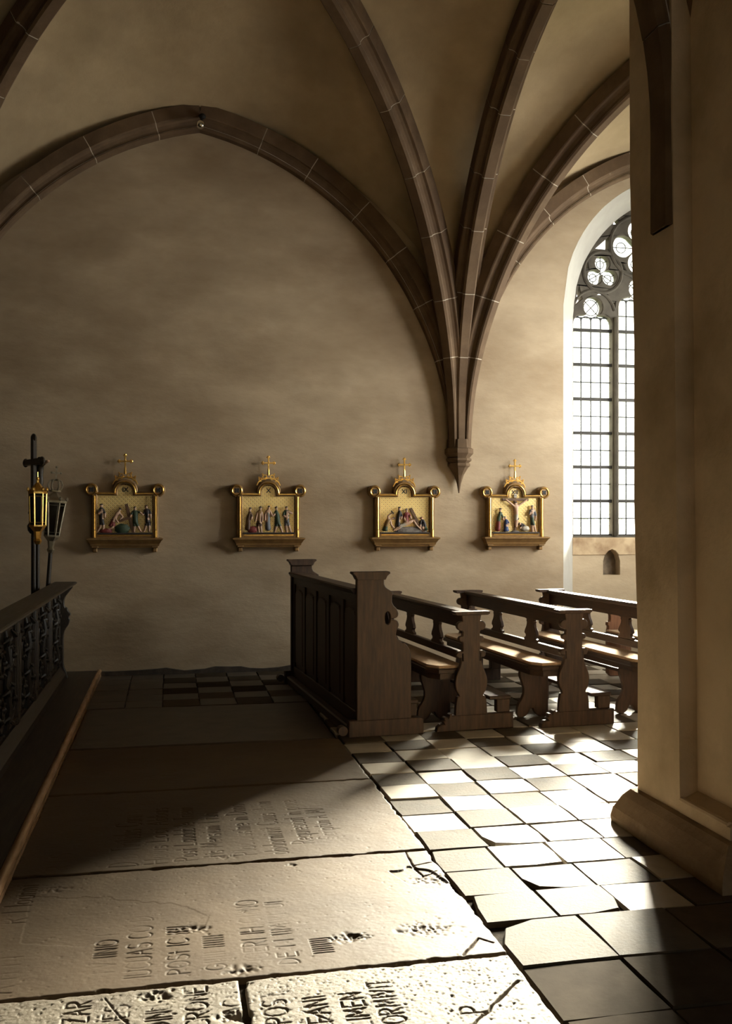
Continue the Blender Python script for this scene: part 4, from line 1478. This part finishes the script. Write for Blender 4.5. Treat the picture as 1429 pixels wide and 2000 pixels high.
lan = empty('processional_lantern', (-1.10, 8.62, PZ), R(12))
tag(lan, 'gilded processional lantern with dark glass nearest the cross', 'lantern')
pole(lan, 1.30, .018, WOOD_DARK)


def lantern(root, z0, z1, r0, r1, frame_mat, glass_mat_, n=6, crown=False):
    m_ = MB()
    hexa = lambda r, z: [(r * math.cos(2 * PI * k / n), r * math.sin(2 * PI * k / n), z) for k in range(n)]
    a, b = hexa(r0, z0), hexa(r1, z1)
    for p, q in zip(a, b):
        m_.tube([p, q], .008, 6)
    m_.tube(a, .010, 6, closed=True); m_.tube(b, .010, 6, closed=True)
    m_.build('frame', frame_mat, root)
    for k in range(n):
        q = [Vector(a[k]), Vector(a[(k + 1) % n]), Vector(b[(k + 1) % n]), Vector(b[k])]
        c = sum(q, Vector()) / 4
        nrm = (q[1] - q[0]).cross(q[3] - q[0]).normalized()
        fr_ = MB()
        inn = [c + (p - c) * .80 for p in q]
        for i in range(4):
            fr_.tube([inn[i], inn[(i + 1) % 4]], .005, 5)
        fr_.build('pane_frame', frame_mat, root)
        g_ = MB()
        vs = [p + nrm * .002 for p in [c + (p - c) * .95 for p in q]] + [p - nrm * .002 for p in [c + (p - c) * .95 for p in q]]
        g_.add(vs, [(0, 1, 2, 3), (7, 6, 5, 4), (0, 4, 5, 1), (1, 5, 6, 2), (2, 6, 7, 3), (3, 7, 4, 0)])
        g_.build('pane', glass_mat_, root)
    m_ = MB()
    m_.lathe([(.02, z0 - .16), (.035, z0 - .13), (.025, z0 - .11), (r0 * .55, z0 - .05), (r0 * 1.08, z0 - .01), (r0 * 1.05, z0)], n)
    m_.build('lantern_base', frame_mat, root)
    m_ = MB()
    m_.lathe([(r1 * 1.12, z1), (r1 * 1.1, z1 + .015), (r1 * .6, z1 + .05), (r1 * .35, z1 + .075), (.012, z1 + .09), (.012, z1 + .11)], n)
    for k in range(n):
        x, y_ = r1 * 1.1 * math.cos(2 * PI * k / n), r1 * 1.1 * math.sin(2 * PI * k / n)
        m_.ball((x, y_, z1 + .03), (.012, .012, .02), seg=6, rings=5)
    m_.build('roof', frame_mat, root)
    m_ = MB()
    zt = z1 + .10
    if crown:
        for k in range(6):
            a_ = 2 * PI * k / 6
            m_.tube([(.055 * math.cos(a_) * s, .055 * math.sin(a_) * s, zt + h) for s, h in ((.75, 0), (1.05, .03), (1.15, .06), (.9, .095), (.35, .105), (0, .10))], .007, 6)
        m_.tube([(x, y_, zt) for x, y_, _ in hexa(.045, 0)], .01, 6, closed=True)
        m_.box(-.006, .006, -.006, .006, zt + .10, zt + .22); m_.box(-.04, .04, -.006, .006, zt + .16, zt + .175)
        for x, z in ((-.04, .1675), (.04, .1675), (0, .22)): m_.ball((x, 0, zt + z), .011, seg=6, rings=5)
    else:
        m_.ball((0, 0, zt + .02), .016, seg=8, rings=6); m_.tube([(0, 0, zt), (0, 0, zt + .08)], [.008, .003], 6)
    m_.build('finial', frame_mat, root, smooth=True)


lantern(lan, 1.42, 1.70, .062, .070, GILT, LANTERN_GLASS)
lan2 = empty('processional_lantern', (-1.145, 9.2, PZ), R(5))
tag(lan2, 'larger tarnished silver processional lantern with crown and small cross', 'lantern')
lan2.rotation_euler = (0, R(4), R(5))
pole(lan2, 1.22, .022, WOOD_DARK)
lantern(lan2, 1.33, 1.64, .062, .10, SILVER, glass_mat('dull_grey_lantern_glass', (.30, .27, .21), .5), crown=True)

# ================================================================== RELIEFS ON THE WALL
TEXTS = []
FIGS = []           # (object, segments, colours)


def figure(root, S, spec, depth=-.074):
    """one small relief figure grown from a skeleton; S maps photo-crop coords to station metres"""
    K = S(0, 0, True)
    P = lambda q, dy=0.0: Vector((S(*q)[0], depth + dy, S(*q)[1]))
    verts, edges, rad, col = [], [], [], []

    def V(p, r): verts.append(p); rad.append(r * K); return len(verts) - 1

    def E(a, b, c): edges.append((a, b)); col.append(c)
    hip = V(P(spec['hip']), 38); root_i = hip
    chest = V(P(spec['chest'], -.004), 44)
    neck = V(P([(spec['head'][0] * .55 + spec['chest'][0] * .45), (spec['head'][1] * .55 + spec['chest'][1] * .45)], -.004), 15)
    head = V(P(spec['head'], -.006), 31)
    hd = Vector((spec['head'][0] - spec['chest'][0], spec['head'][1] - spec['chest'][1])).normalized() * 17
    crown = V(P((spec['head'][0] + hd.x, spec['head'][1] + hd.y), -.004), 24)
    top, low_ = spec.get('top', C_BROWN), spec.get('low', C_BROWN)
    E(hip, chest, low_ if spec.get('bare') else top); E(chest, neck, spec.get('nk', top)); E(neck, head, SKIN); E(head, crown, spec.get('hair', HAIR))
    for arm in spec.get('arms', ()):
        sh_ = V(P((spec['chest'][0] + arm[0], spec['chest'][1] - 18), -.004), 23)
        el = V(P(arm[1], -.014), 19); ha = V(P(arm[2], -.018), 15)
        E(chest, sh_, top); E(sh_, el, spec.get('sleeve', top)); E(el, ha, SKIN)
    if 'hem' in spec:
        mid = V(P(((spec['hip'][0] + spec['hem'][0]) / 2, (spec['hip'][1] + spec['hem'][1]) / 2), -.004), (spec.get('w', 50) + 30) / 2)
        hm = V(P(spec['hem'], -.004), spec.get('w', 50) * 1.25)
        E(hip, mid, low_); E(mid, hm, low_)
    for leg in spec.get('legs', ()):
        kn_ = V(P(leg[0], -.010), 26); ft = V(P(leg[1], -.004), 16)
        toe = V(P((leg[1][0] + leg[2] if len(leg) > 2 else leg[1][0] + 18, leg[1][1] + 4), -.012), 12)
        E(hip, kn_, low_); E(kn_, ft, spec.get('shin', SKIN)); E(ft, toe, spec.get('shin', SKIN))
    me = bpy.data.meshes.new('figure')
    me.from_pydata([tuple(v) for v in verts], edges, [])
    o = link('figure', me, root, None, None, spec.get('label'))
    md = o.modifiers.new('skin', 'SKIN')
    sv = me.skin_vertices[0].data if me.skin_vertices else None
    if sv is None:
        bm = bmesh.new(); bm.from_mesh(me); bm.verts.layers.skin.verify(); bm.to_mesh(me); bm.free()
        sv = me.skin_vertices[0].data
    for i, r in enumerate(rad):
        sv[i].radius = (r, r * .8); sv[i].use_root = (i == root_i)
    md.use_smooth_shade = True
    o.modifiers.new('sub', 'SUBSURF').levels = 1
    o.modifiers['sub'].render_levels = 1
    FIGS.append((o, verts, edges, col))


def station(Xc, numeral, sc, cx, base, figs, extras, label):
    root = empty('relief_panel', (Xc, WY, 1.21))
    tag(root, label, 'relief', 'four gilded wall reliefs')

    def S(x, y, k=False):
        if k: return 1.0 / sc
        return ((x - cx) / sc, (base - y) / sc)
    dep = -.085
    # back case: outline with ears and round arch
    o = [(-.315, .12), (.315, .12), (.315, .56)]
    o += [(.318 + .066 * math.cos(a), .612 + .066 * math.sin(a)) for a in [R(-80) + R(235) * k / 14 for k in range(15)]]
    o += [(.255, .592), (.118, .592)]
    o += [(.118 * math.cos(a), .612 + .105 * math.sin(a)) for a in [PI * k / 14 for k in range(15)]]
    o += [(-x, z) for x, z in [(.255, .592)]] if False else [(-.118, .592), (-.255, .592)]
    o += [(-.318 + .066 * math.cos(a), .612 + .066 * math.sin(a)) for a in [R(25) + R(235) * k / 14 for k in range(15)]]
    o += [(-.315, .56)]
    win_ = [(-.262, .185), (.262, .185), (.262, .557), (.072, .557), (.072, .592)] + [(.072 * math.cos(a), .592 + .072 * math.sin(a)) for a in [PI * k / 10 for k in range(1, 10)]] + [(-.072, .592), (-.072, .557), (-.262, .557)]
    m_ = MB(); m_.plate([o, win_], -.002, dep, bev=.008)
    m_.build('case', GILT_DULL, root)
    m_ = MB(); m_.plate([[(x * 1.01, z * 1.003) for x, z in win_]], -.004, -.050)
    m_.build('gold_ground', DIAPER, root, label='gold ground with a lozenge diaper pattern')
    # gilt mouldings
    m_ = MB()
    for s in (-1, 1):
        m_.tube([(s * .290, dep - .004, .145), (s * .290, dep - .004, .215)], .015, 8)
        m_.tube([(s * .290, dep - .004, .222), (s * .290, dep - .004, .552)], .0115, 8)
        m_.tube([(s * .318 + .047 * math.cos(a), dep - .003, .612 + .047 * math.sin(a)) for a in [2 * PI * k / 20 for k in range(20)]], .007, 6, closed=True)
        m_.tube([(s * .272, dep - .003, .577), (s * .10, dep - .003, .577)], .006, 6)
        m_.ball((s * .10, dep - .004, .575), .011, seg=6, rings=5)
    m_.tube([(.098 * math.cos(a), dep - .003, .585 + .105 * math.sin(a)) for a in [PI * k / 16 for k in range(17)]], .0075, 6)
    m_.tube([(-.25, dep - .002, .166), (.25, dep - .002, .166)], .007, 6)
    m_.build('gilt_moulding', GILT, root, smooth=True)
    for s in (-1, 1):                                   # quatrefoil holes in the ears, their shade laid on as black shapes
        m_ = MB()
        for a in (R(45), R(135), R(225), R(315)):
            c = (s * .318 + .016 * math.cos(a), dep - .001, .612 + .016 * math.sin(a))
            m_.ball(c, (.0125, .003, .0125), seg=8, rings=5)
        m_.box(s * .318 - .007, s * .318 + .007, dep - .0025, dep, .605, .619)
        m_.build('quatrefoil', BLACK, root)
    # scroll crest and cross
    m_ = MB()
    for s in (-1, 1):
        for (x, z, r, a0) in ((.034, .752, .028, R(250)), (.078, .725, .020, R(240))):
            pts, rr = [], []
            for k in range(19):
                t = k / 18
                a = a0 + 2 * PI * 1.25 * t
                q = r * (1 - .75 * t)
                pts.append((s * (x + q * math.cos(a)), -.05, z + q * math.sin(a))); rr.append(.0075 * (1 - .3 * t))
            m_.tube(pts, rr, 6)
            m_.ball((s * (x + r * .9), -.05, z + r * .95), (.008, .008, .011), seg=6, rings=5)
        m_.tube([(s * .118, -.05, .665), (s * .10, -.05, .70), (s * .06, -.05, .728), (s * .0, -.05, .74)], [.006, .009, .009, .007], 6)
    m_.lathe([(.010, .765), (.014, .785), (.009, .80), (.012, .815), (.009, .83), (.007, .845)], 8, (0, -.05, 0))
    m_.build('crest', GILT, root, smooth=True, label='gilt scrollwork crest')
    m_ = MB()
    m_.box(-.0075, .0075, -.057, -.045, .84, .955, bev=.002); m_.box(-.06, .06, -.057, -.045, .885, .90, bev=.002)
    for (x, z, ax) in ((0, .955, 1), (-.062, .8925, 0), (.062, .8925, 0)):
        m_.ball((x, -.051, z), (.013, .007, .013), seg=6, rings=4)
        for q in (-1, 1):
            dx, dz = ((.012 * q, -.006) if ax else (-.006 * (1 if x > 0 else -1), .012 * q))
            m_.ball((x + dx, -.051, z + dz), (.008, .006, .008), seg=6, rings=4)
    m_.build('crest_cross', GILT, root, smooth=True, label='small gilt budded cross on top')
    # moulded shelf on two brackets
    pr = [(0, .045), (-.085, .045), (-.09, .06), (-.10, .065), (-.105, .085), (-.115, .095), (-.13, .115), (-.145, .125), (-.145, .138), (-.12, .142), (0, .15)]
    m_ = MB()
    vs, fs = [], []
    for (yy, zz) in pr:
        hw = .245 + (-yy) * .8
        vs += [(-hw, yy, zz), (hw, yy, zz), (hw, -.001, zz), (-hw, -.001, zz)]
    for i in range(len(pr) - 1):
        for k in range(4):
            fs.append((4 * i + k, 4 * i + (k + 1) % 4, 4 * i + 4 + (k + 1) % 4, 4 * i + 4 + k))
    fs += [(3, 2, 1, 0), tuple(4 * (len(pr) - 1) + k for k in range(4))]
    m_.add(vs, fs)
    m_.build('shelf', GILT_DULL, root)
    for s in (-1, 1):
        m_ = MB()
        m_.box(s * .285 - .032, s * .285 + .032, -.095, -.001, .045, .075, bev=.004); m_.box(s * .285 - .022, s * .285 + .022, -.07, -.001, .0, .046, bev=.008)
        m_.build('bracket', GILT_DULL, root)
    # numeral
    cu = bpy.data.curves.new('numeral', 'FONT')
    cu.body = numeral; cu.size = .06; cu.align_x = 'CENTER'; cu.align_y = 'CENTER'; cu.extrude = .0015; cu.offset = .0012
    cu.materials.append(BLACK)
    t = bpy.data.objects.new('numeral', cu); COL.objects.link(t); t.parent = root
    t.location = (0, -.052, .612); t.rotation_euler = (R(90), 0, 0)
    TEXTS.append(t)
    # ground strip of the scene
    m_ = MB(); m_.box(-.262, .262, -.098, -.04, .178, .192, bev=.004)
    m_.build('ground_strip', C_DARK, root)
    for f in figs: figure(root, S, f)
    for kind, mat_, args in extras:
        m_ = MB()
        if kind == 'beam':
            (xa, ya), (xb, yb), w, yy = args
            p, q = S(xa, ya), S(xb, yb)
            d = Vector((q[0] - p[0], q[1] - p[1])); n_ = Vector((-d.y, d.x)).normalized() * (w / sc / 2)
            m_.plate([[(p[0] + n_.x, p[1] + n_.y), (p[0] - n_.x, p[1] - n_.y), (q[0] - n_.x, q[1] - n_.y), (q[0] + n_.x, q[1] + n_.y)]], yy - .016, yy - .036, bev=.002)
            m_.build('cross_beam', mat_, root)
        elif kind == 'mound':
            (x, y_), rx, rz, yy = args
            p = S(x, y_)
            bm = bmesh.new(); bmesh.ops.create_icosphere(bm, subdivisions=3, radius=1)
            for v in bm.verts:
                k = 1 + .22 * mnoise.noise(v.co * 2.6 + Vector((x, 0, 0)))
                v.co = Vector((p[0] + v.co.x * rx / sc * k, yy - .016 + v.co.y * .026 * k, p[1] + v.co.z * rz / sc * k))
            m_.bm(bm)
            m_.build('drapery' if mat_ is not ROCKM else 'rock', mat_, root, smooth=True)
        elif kind == 'ring':
            (x, y_), r = args
            p = S(x, y_)
            m_.tube([(p[0] + r / sc * math.cos(a), -.062, p[1] + r / sc * math.sin(a)) for a in [2 * PI * k / 16 for k in range(16)]], .0025, 5, closed=True)
            m_.build('halo', mat_, root)
        elif kind == 'tablet':
            (xa, ya), (xb, yb) = args
            p, q = S(xa, ya), S(xb, yb)
            m_.box(p[0], q[0], -.075, -.065, q[1], p[1], bev=.002)
            tb = m_.build('tablet', mat_, root)
            c2 = bpy.data.curves.new('inscription', 'FONT'); c2.body = 'INRI'; c2.size = .013; c2.align_x = 'CENTER'; c2.align_y = 'CENTER'; c2.extrude = .0005
            c2.materials.append(BLACK)
            t2 = bpy.data.objects.new('inscription', c2); COL.objects.link(t2); t2.parent = tb
            t2.location = ((p[0] + q[0]) / 2, -.076, (p[1] + q[1]) / 2); t2.rotation_euler = (R(90), 0, 0)
            TEXTS.append(t2)
    return root


station(-.42, 'IX', 1491, 720, 1560, [
    dict(label='dark bearded figure in a tall hat', head=(385, 868), chest=(385, 955), hip=(388, 1070), arms=[(-30, (338, 1000), (390, 965)), (30, (440, 990), (440, 1060))], legs=[((380, 1160), (335, 1250), -10), ((420, 1160), (410, 1245), 20)], top=C_DARK, low=C_DARK, hair=C_DARK),
    dict(label='stooping bare-chested figure in a red robe', head=(650, 930), chest=(605, 1005), hip=(545, 1105), arms=[(-10, (585, 1075), (625, 1130)), (35, (690, 1045), (640, 1080))], legs=[((560, 1180), (500, 1215), -25)], top=SKIN, low=C_RED, nk=SKIN, bare=True, hem=(500, 1190), w=32),
    dict(label='figure in green lifting the cross', head=(858, 905), chest=(862, 985), hip=(862, 1090), arms=[(-30, (805, 1010), (790, 1050)), (35, (935, 975), (980, 1020))], legs=[((850, 1180), (845, 1262), 18), ((905, 1180), (945, 1258), 20)], top=C_GREEN, low=C_GREEN),
    dict(label='figure in dark tunic and flat hat', head=(1018, 888), chest=(1030, 965), hip=(1040, 1080), arms=[(-30, (985, 1010), (955, 1000)), (35, (1085, 1000), (1085, 1070))], legs=[((1015, 1170), (990, 1255), -16), ((1065, 1170), (1062, 1255), 16)], top=C_DARK, low=C_DARK, hair=C_BROWN),
], [('beam', PLANK, ((735, 855), (840, 1270), 46, -.05)), ('beam', PLANK, ((635, 1105), (800, 1045), 40, -.055)), ('mound', C_GREEN, ((680, 1215), 105, 75, -.06)), ('mound', C_RED, ((450, 1250), 90, 40, -.055))],
    'gilded wall relief numbered IX, hanging in the dark by the lanterns')
station(.982, 'X', 1456, 705, 1560, [
    dict(label='old figure in a long dark robe', head=(435, 930), chest=(415, 1015), hip=(408, 1120), hem=(395, 1260), w=48, arms=[(30, (462, 1050), (450, 1100))], top=C_BROWN, low=C_BROWN),
    dict(label='half-naked figure with brown loin cloth', head=(585, 915), chest=(572, 1000), hip=(572, 1110), arms=[(-30, (522, 1055), (505, 1125)), (30, (615, 1060), (605, 1130))], legs=[((590, 1190), (600, 1280), 10), ((545, 1190), (560, 1280), -12)], top=C_OCHRE, low=C_BROWN, sleeve=SKIN),
    dict(label='long-haired central figure stripped to the waist', head=(708, 905), chest=(698, 990), hip=(692, 1090), hem=(700, 1265), w=48, arms=[(-32, (650, 1030), (650, 1110)), (30, (745, 1010), (760, 1050))], top=SKIN, low=C_GREY, bare=True, nk=SKIN),
    dict(label='figure in a green tunic pulling at the robe', head=(815, 915), chest=(832, 995), hip=(832, 1100), arms=[(-30, (795, 1010), (748, 1048))], legs=[((815, 1190), (790, 1280), -14), ((875, 1190), (905, 1278), 14)], top=C_GREEN, low=C_GREEN),
    dict(label='figure in a short green tunic with folded arms', head=(965, 912), chest=(968, 990), hip=(970, 1095), arms=[(-32, (915, 1035), (962, 1058)), (34, (1055, 1000), (985, 980))], legs=[((955, 1180), (970, 1280), -14), ((1000, 1180), (1032, 1275), 14)], top=C_GREEN, low=C_GREY),
], [('mound', C_RED, ((470, 1240), 75, 55, -.06)), ('ring', GILT, ((708, 900), 42))],
    'gilded wall relief numbered X, five standing figures, above the panelled pew front')
station(2.392, 'XI', 1408, 700, 1540, [
    dict(label='kneeling figure swinging a hammer', head=(530, 1065), chest=(460, 1095), hip=(410, 1185), hem=(400, 1260), w=48, arms=[(-5, (440, 1035), (505, 985)), (20, (490, 1165), (540, 1215))], top=C_OCHRE, low=C_GREEN, sleeve=SKIN),
    dict(label='standing figure in a dark robe', head=(615, 915), chest=(612, 1000), hip=(600, 1100), hem=(590, 1200), w=45, arms=[(25, (650, 1040), (635, 1090))], top=C_DARK, low=C_DARK),
    dict(label='figure in a red tunic', head=(722, 940), chest=(728, 1020), hip=(725, 1110), hem=(720, 1150), w=40, arms=[(-30, (680, 1060), (700, 1100)), (30, (775, 1040), (790, 1080))], top=C_RED, low=C_RED, hair=C_GREY),
    dict(label='reclining figure nailed to the cross', head=(848, 1085), chest=(795, 1115), hip=(700, 1150), arms=[(30, (870, 1170), (945, 1235))], legs=[((630, 1170), (535, 1240), -10), ((620, 1200), (560, 1240), -10)], top=SKIN, low=C_WHITE, sleeve=SKIN, nk=SKIN),
    dict(label='stooping figure in a hat at the right', head=(945, 1062), chest=(975, 1115), hip=(1005, 1190), hem=(1000, 1250), w=45, arms=[(-30, (925, 1160), (930, 1215)), (0, (960, 1190), (965, 1235))], top=C_DARK, low=C_GREEN, hair=C_RED),
], [('beam', PLANK, ((785, 920), (890, 1120), 44, -.045)), ('beam', PLANK, ((860, 1120), (990, 1265), 44, -.05)), ('mound', ROCKM, ((790, 1260), 235, 75, -.05)), ('beam', C_DARK, ((485, 958), (520, 1000), 14, -.08))],
    'gilded wall relief numbered XI, figures around a reclining man, left of the corbel')
station(3.60, 'XII', 1375, 690, 1530, [
    dict(label='standing woman in green and red', head=(455, 932), chest=(440, 1010), hip=(428, 1110), hem=(410, 1265), w=48, arms=[(30, (490, 1060), (500, 1100))], top=C_GREEN, low=C_RED),
    dict(label='kneeling woman in blue', head=(525, 1050), chest=(540, 1120), hip=(545, 1190), hem=(545, 1265), w=52, arms=[(25, (580, 1140), (560, 1170))], top=C_BLUE, low=C_BLUE, hair=C_WHITE),
    dict(label='crucified figure with white loin cloth', head=(690, 840), chest=(690, 905), hip=(700, 1015), arms=[(-30, (610, 850), (530, 792)), (30, (775, 850), (862, 792))], legs=[((690, 1095), (698, 1190), 4), ((705, 1095), (702, 1190), 4)], top=SKIN, low=C_WHITE, nk=SKIN, sleeve=SKIN, shin=SKIN),
    dict(label='figure bowed low at the foot of the cross', head=(745, 1145), chest=(800, 1165), hip=(860, 1200), hem=(860, 1255), w=40, arms=[(-20, (770, 1200), (740, 1215))], top=C_DARK, low=C_OCHRE),
    dict(label='soldier in helmet and grey tunic', head=(942, 890), chest=(948, 970), hip=(946, 1070), arms=[(-32, (892, 1020), (955, 955)), (32, (995, 1030), (985, 1110))], legs=[((940, 1170), (948, 1268), -10), ((970, 1170), (1000, 1262), 12)], top=C_GREY, low=C_GREEN, hair=C_GREY),
], [('beam', PLANK, ((690, 715), (690, 1275), 30, -.035)), ('beam', PLANK, ((488, 792), (892, 792), 38, -.036)), ('tablet', C_WHITE, ((665, 710), (710, 765))), ('mound', C_WHITE, ((830, 1215), 62, 40, -.075)), ('mound', ROCKM, ((690, 1275), 60, 32, -.05)), ('ring', GILT, ((688, 836), 46))],
    'gilded wall relief numbered XII, a crucifixion, right of the corbel')

for t in TEXTS:
    me = bpy.data.meshes.new_from_object(t)
    o = link(t.name.split('.')[0] + '_', me, t.parent)
    o.matrix_basis = t.matrix_basis.copy()
    nm = t.name.split('.')[0]
    bpy.data.objects.remove(t)
    o.name = nm
figure(cross, lambda x, y, k=False: .001 if k else (x * .001, (2100 - y) * .001), dict(label='small corpus hanging on the cross', head=(0, 95), chest=(0, 175), hip=(0, 290), arms=[(-30, (-95, 135), (-168, 122)), (30, (95, 135), (168, 122))], legs=[((-8, 375), (-4, 455), 0), ((8, 375), (4, 455), 0)], top=WOOD_DARK, low=WOOD_DARK, nk=WOOD_DARK, sleeve=WOOD_DARK, shin=WOOD_DARK, hair=WOOD_DARK), -.05)
# turn the skinned skeletons into meshes and paint each limb
bpy.context.view_layer.update()
dg = bpy.context.evaluated_depsgraph_get()
done = []
for o, verts, edges, col in FIGS:
    done.append(bpy.data.meshes.new_from_object(o.evaluated_get(dg)))
for (o, verts, edges, col), me in zip(FIGS, done):
    o.modifiers.clear()
    o.data = me
    mats = []
    for c in col:
        if c not in mats: mats.append(c)
    me.materials.clear()
    for m_ in mats: me.materials.append(m_)
    A0 = np.array([verts[a] for a, b in edges]); B0 = np.array([verts[b] for a, b in edges])
    cen = np.zeros(len(me.polygons) * 3); me.polygons.foreach_get('center', cen); cen = cen.reshape(-1, 3)
    d = B0 - A0
    t = np.clip(np.einsum('fij,ij->fi', cen[:, None, :] - A0[None], d) / (np.einsum('ij,ij->i', d, d) + 1e-12), 0, 1)
    dist = np.linalg.norm(cen[:, None, :] - (A0[None] + t[..., None] * d[None]), axis=2)
    near = dist.argmin(1)
    me.polygons.foreach_set('material_index', np.array([mats.index(col[i]) for i in near], dtype=np.int32))
    me.polygons.foreach_set('use_smooth', np.ones(len(me.polygons), bool))

# ================================================================== SMALL THINGS
spot = empty('ball_spotlight', (.30, 9.50, 5.37))
tag(spot, 'small chrome ball spotlight on the apex of the wall arch', 'spotlight')
m_ = MB(); m_.ball((0, -.02, 0), .042, seg=16, rings=10)
m_.build('ball', CHROME, spot, smooth=True)
m_ = MB(); m_.tube([(0, .0, .02), (.01, .06, .08), (.02, .10, .11)], .012, 8); m_.ball((.02, .06, .115), (.035, .03, .03), seg=10, rings=6)
m_.build('bracket', IRON, spot, smooth=True)

# ---- outside: lawn and shrubs seen dimly through the lower panes
mb = MB(); mb.box(-30, 60, WY + .9, 90, -1.2, -.9)
tag(mb.build('ground', surf('churchyard_grass', (.05, .10, .025), (.09, .15, .04), 1.0, .9, bump=.4, world=True)), 'grassy churchyard outside the tracery window', 'ground', kind='structure')
for (x, y, r, h, lb) in ((8.6, 19.0, 1.4, 2.6, 'green shrub outside the window, seen dimly through the lowest panes'), (12.2, 22.0, 1.3, 2.2, 'green shrub outside the window, the middle one of three'), (13.4, 18.0, 1.2, 1.9, 'lowest green shrub outside the window, hidden behind the pier')):
    rr = random.Random(int(x * 10))
    sh_ = empty('shrub', (x, y, -.9))
    tag(sh_, lb, 'shrub', 'shrubs outside the window')
    m_ = MB()
    for k in range(900):
        v = Vector((rr.gauss(0, 1), rr.gauss(0, 1), rr.gauss(0, 1))).normalized() * rr.uniform(.75, 1.0)
        p = Vector((v.x * r, v.y * r * .8, h * .55 + v.z * h * .5))
        q = Vector((rr.uniform(-1, 1), rr.uniform(-1, 1), rr.uniform(-1, 1))).normalized() * .13
        w = q.cross(Vector((rr.uniform(-1, 1), rr.uniform(-1, 1), rr.uniform(-1, 1)))).normalized() * .05
        m_.add([p - q, p + w, p + q, p - w], [(0, 1, 2, 3)])
    m_.build('foliage', surf('shrub_leaves', (.05, .12, .025), (.10, .2, .05), 2.0, .6, bump=0), sh_, kind='stuff')
    m_ = MB()
    for k in range(5):
        m_.tube([(0, 0, 0), (rr.uniform(-.3, .3), rr.uniform(-.3, .3), h * .4), (rr.uniform(-.7, .7), rr.uniform(-.5, .5), h * .75)], [.05, .035, .015], 6)
    m_.build('stem', WOOD_V, sh_)
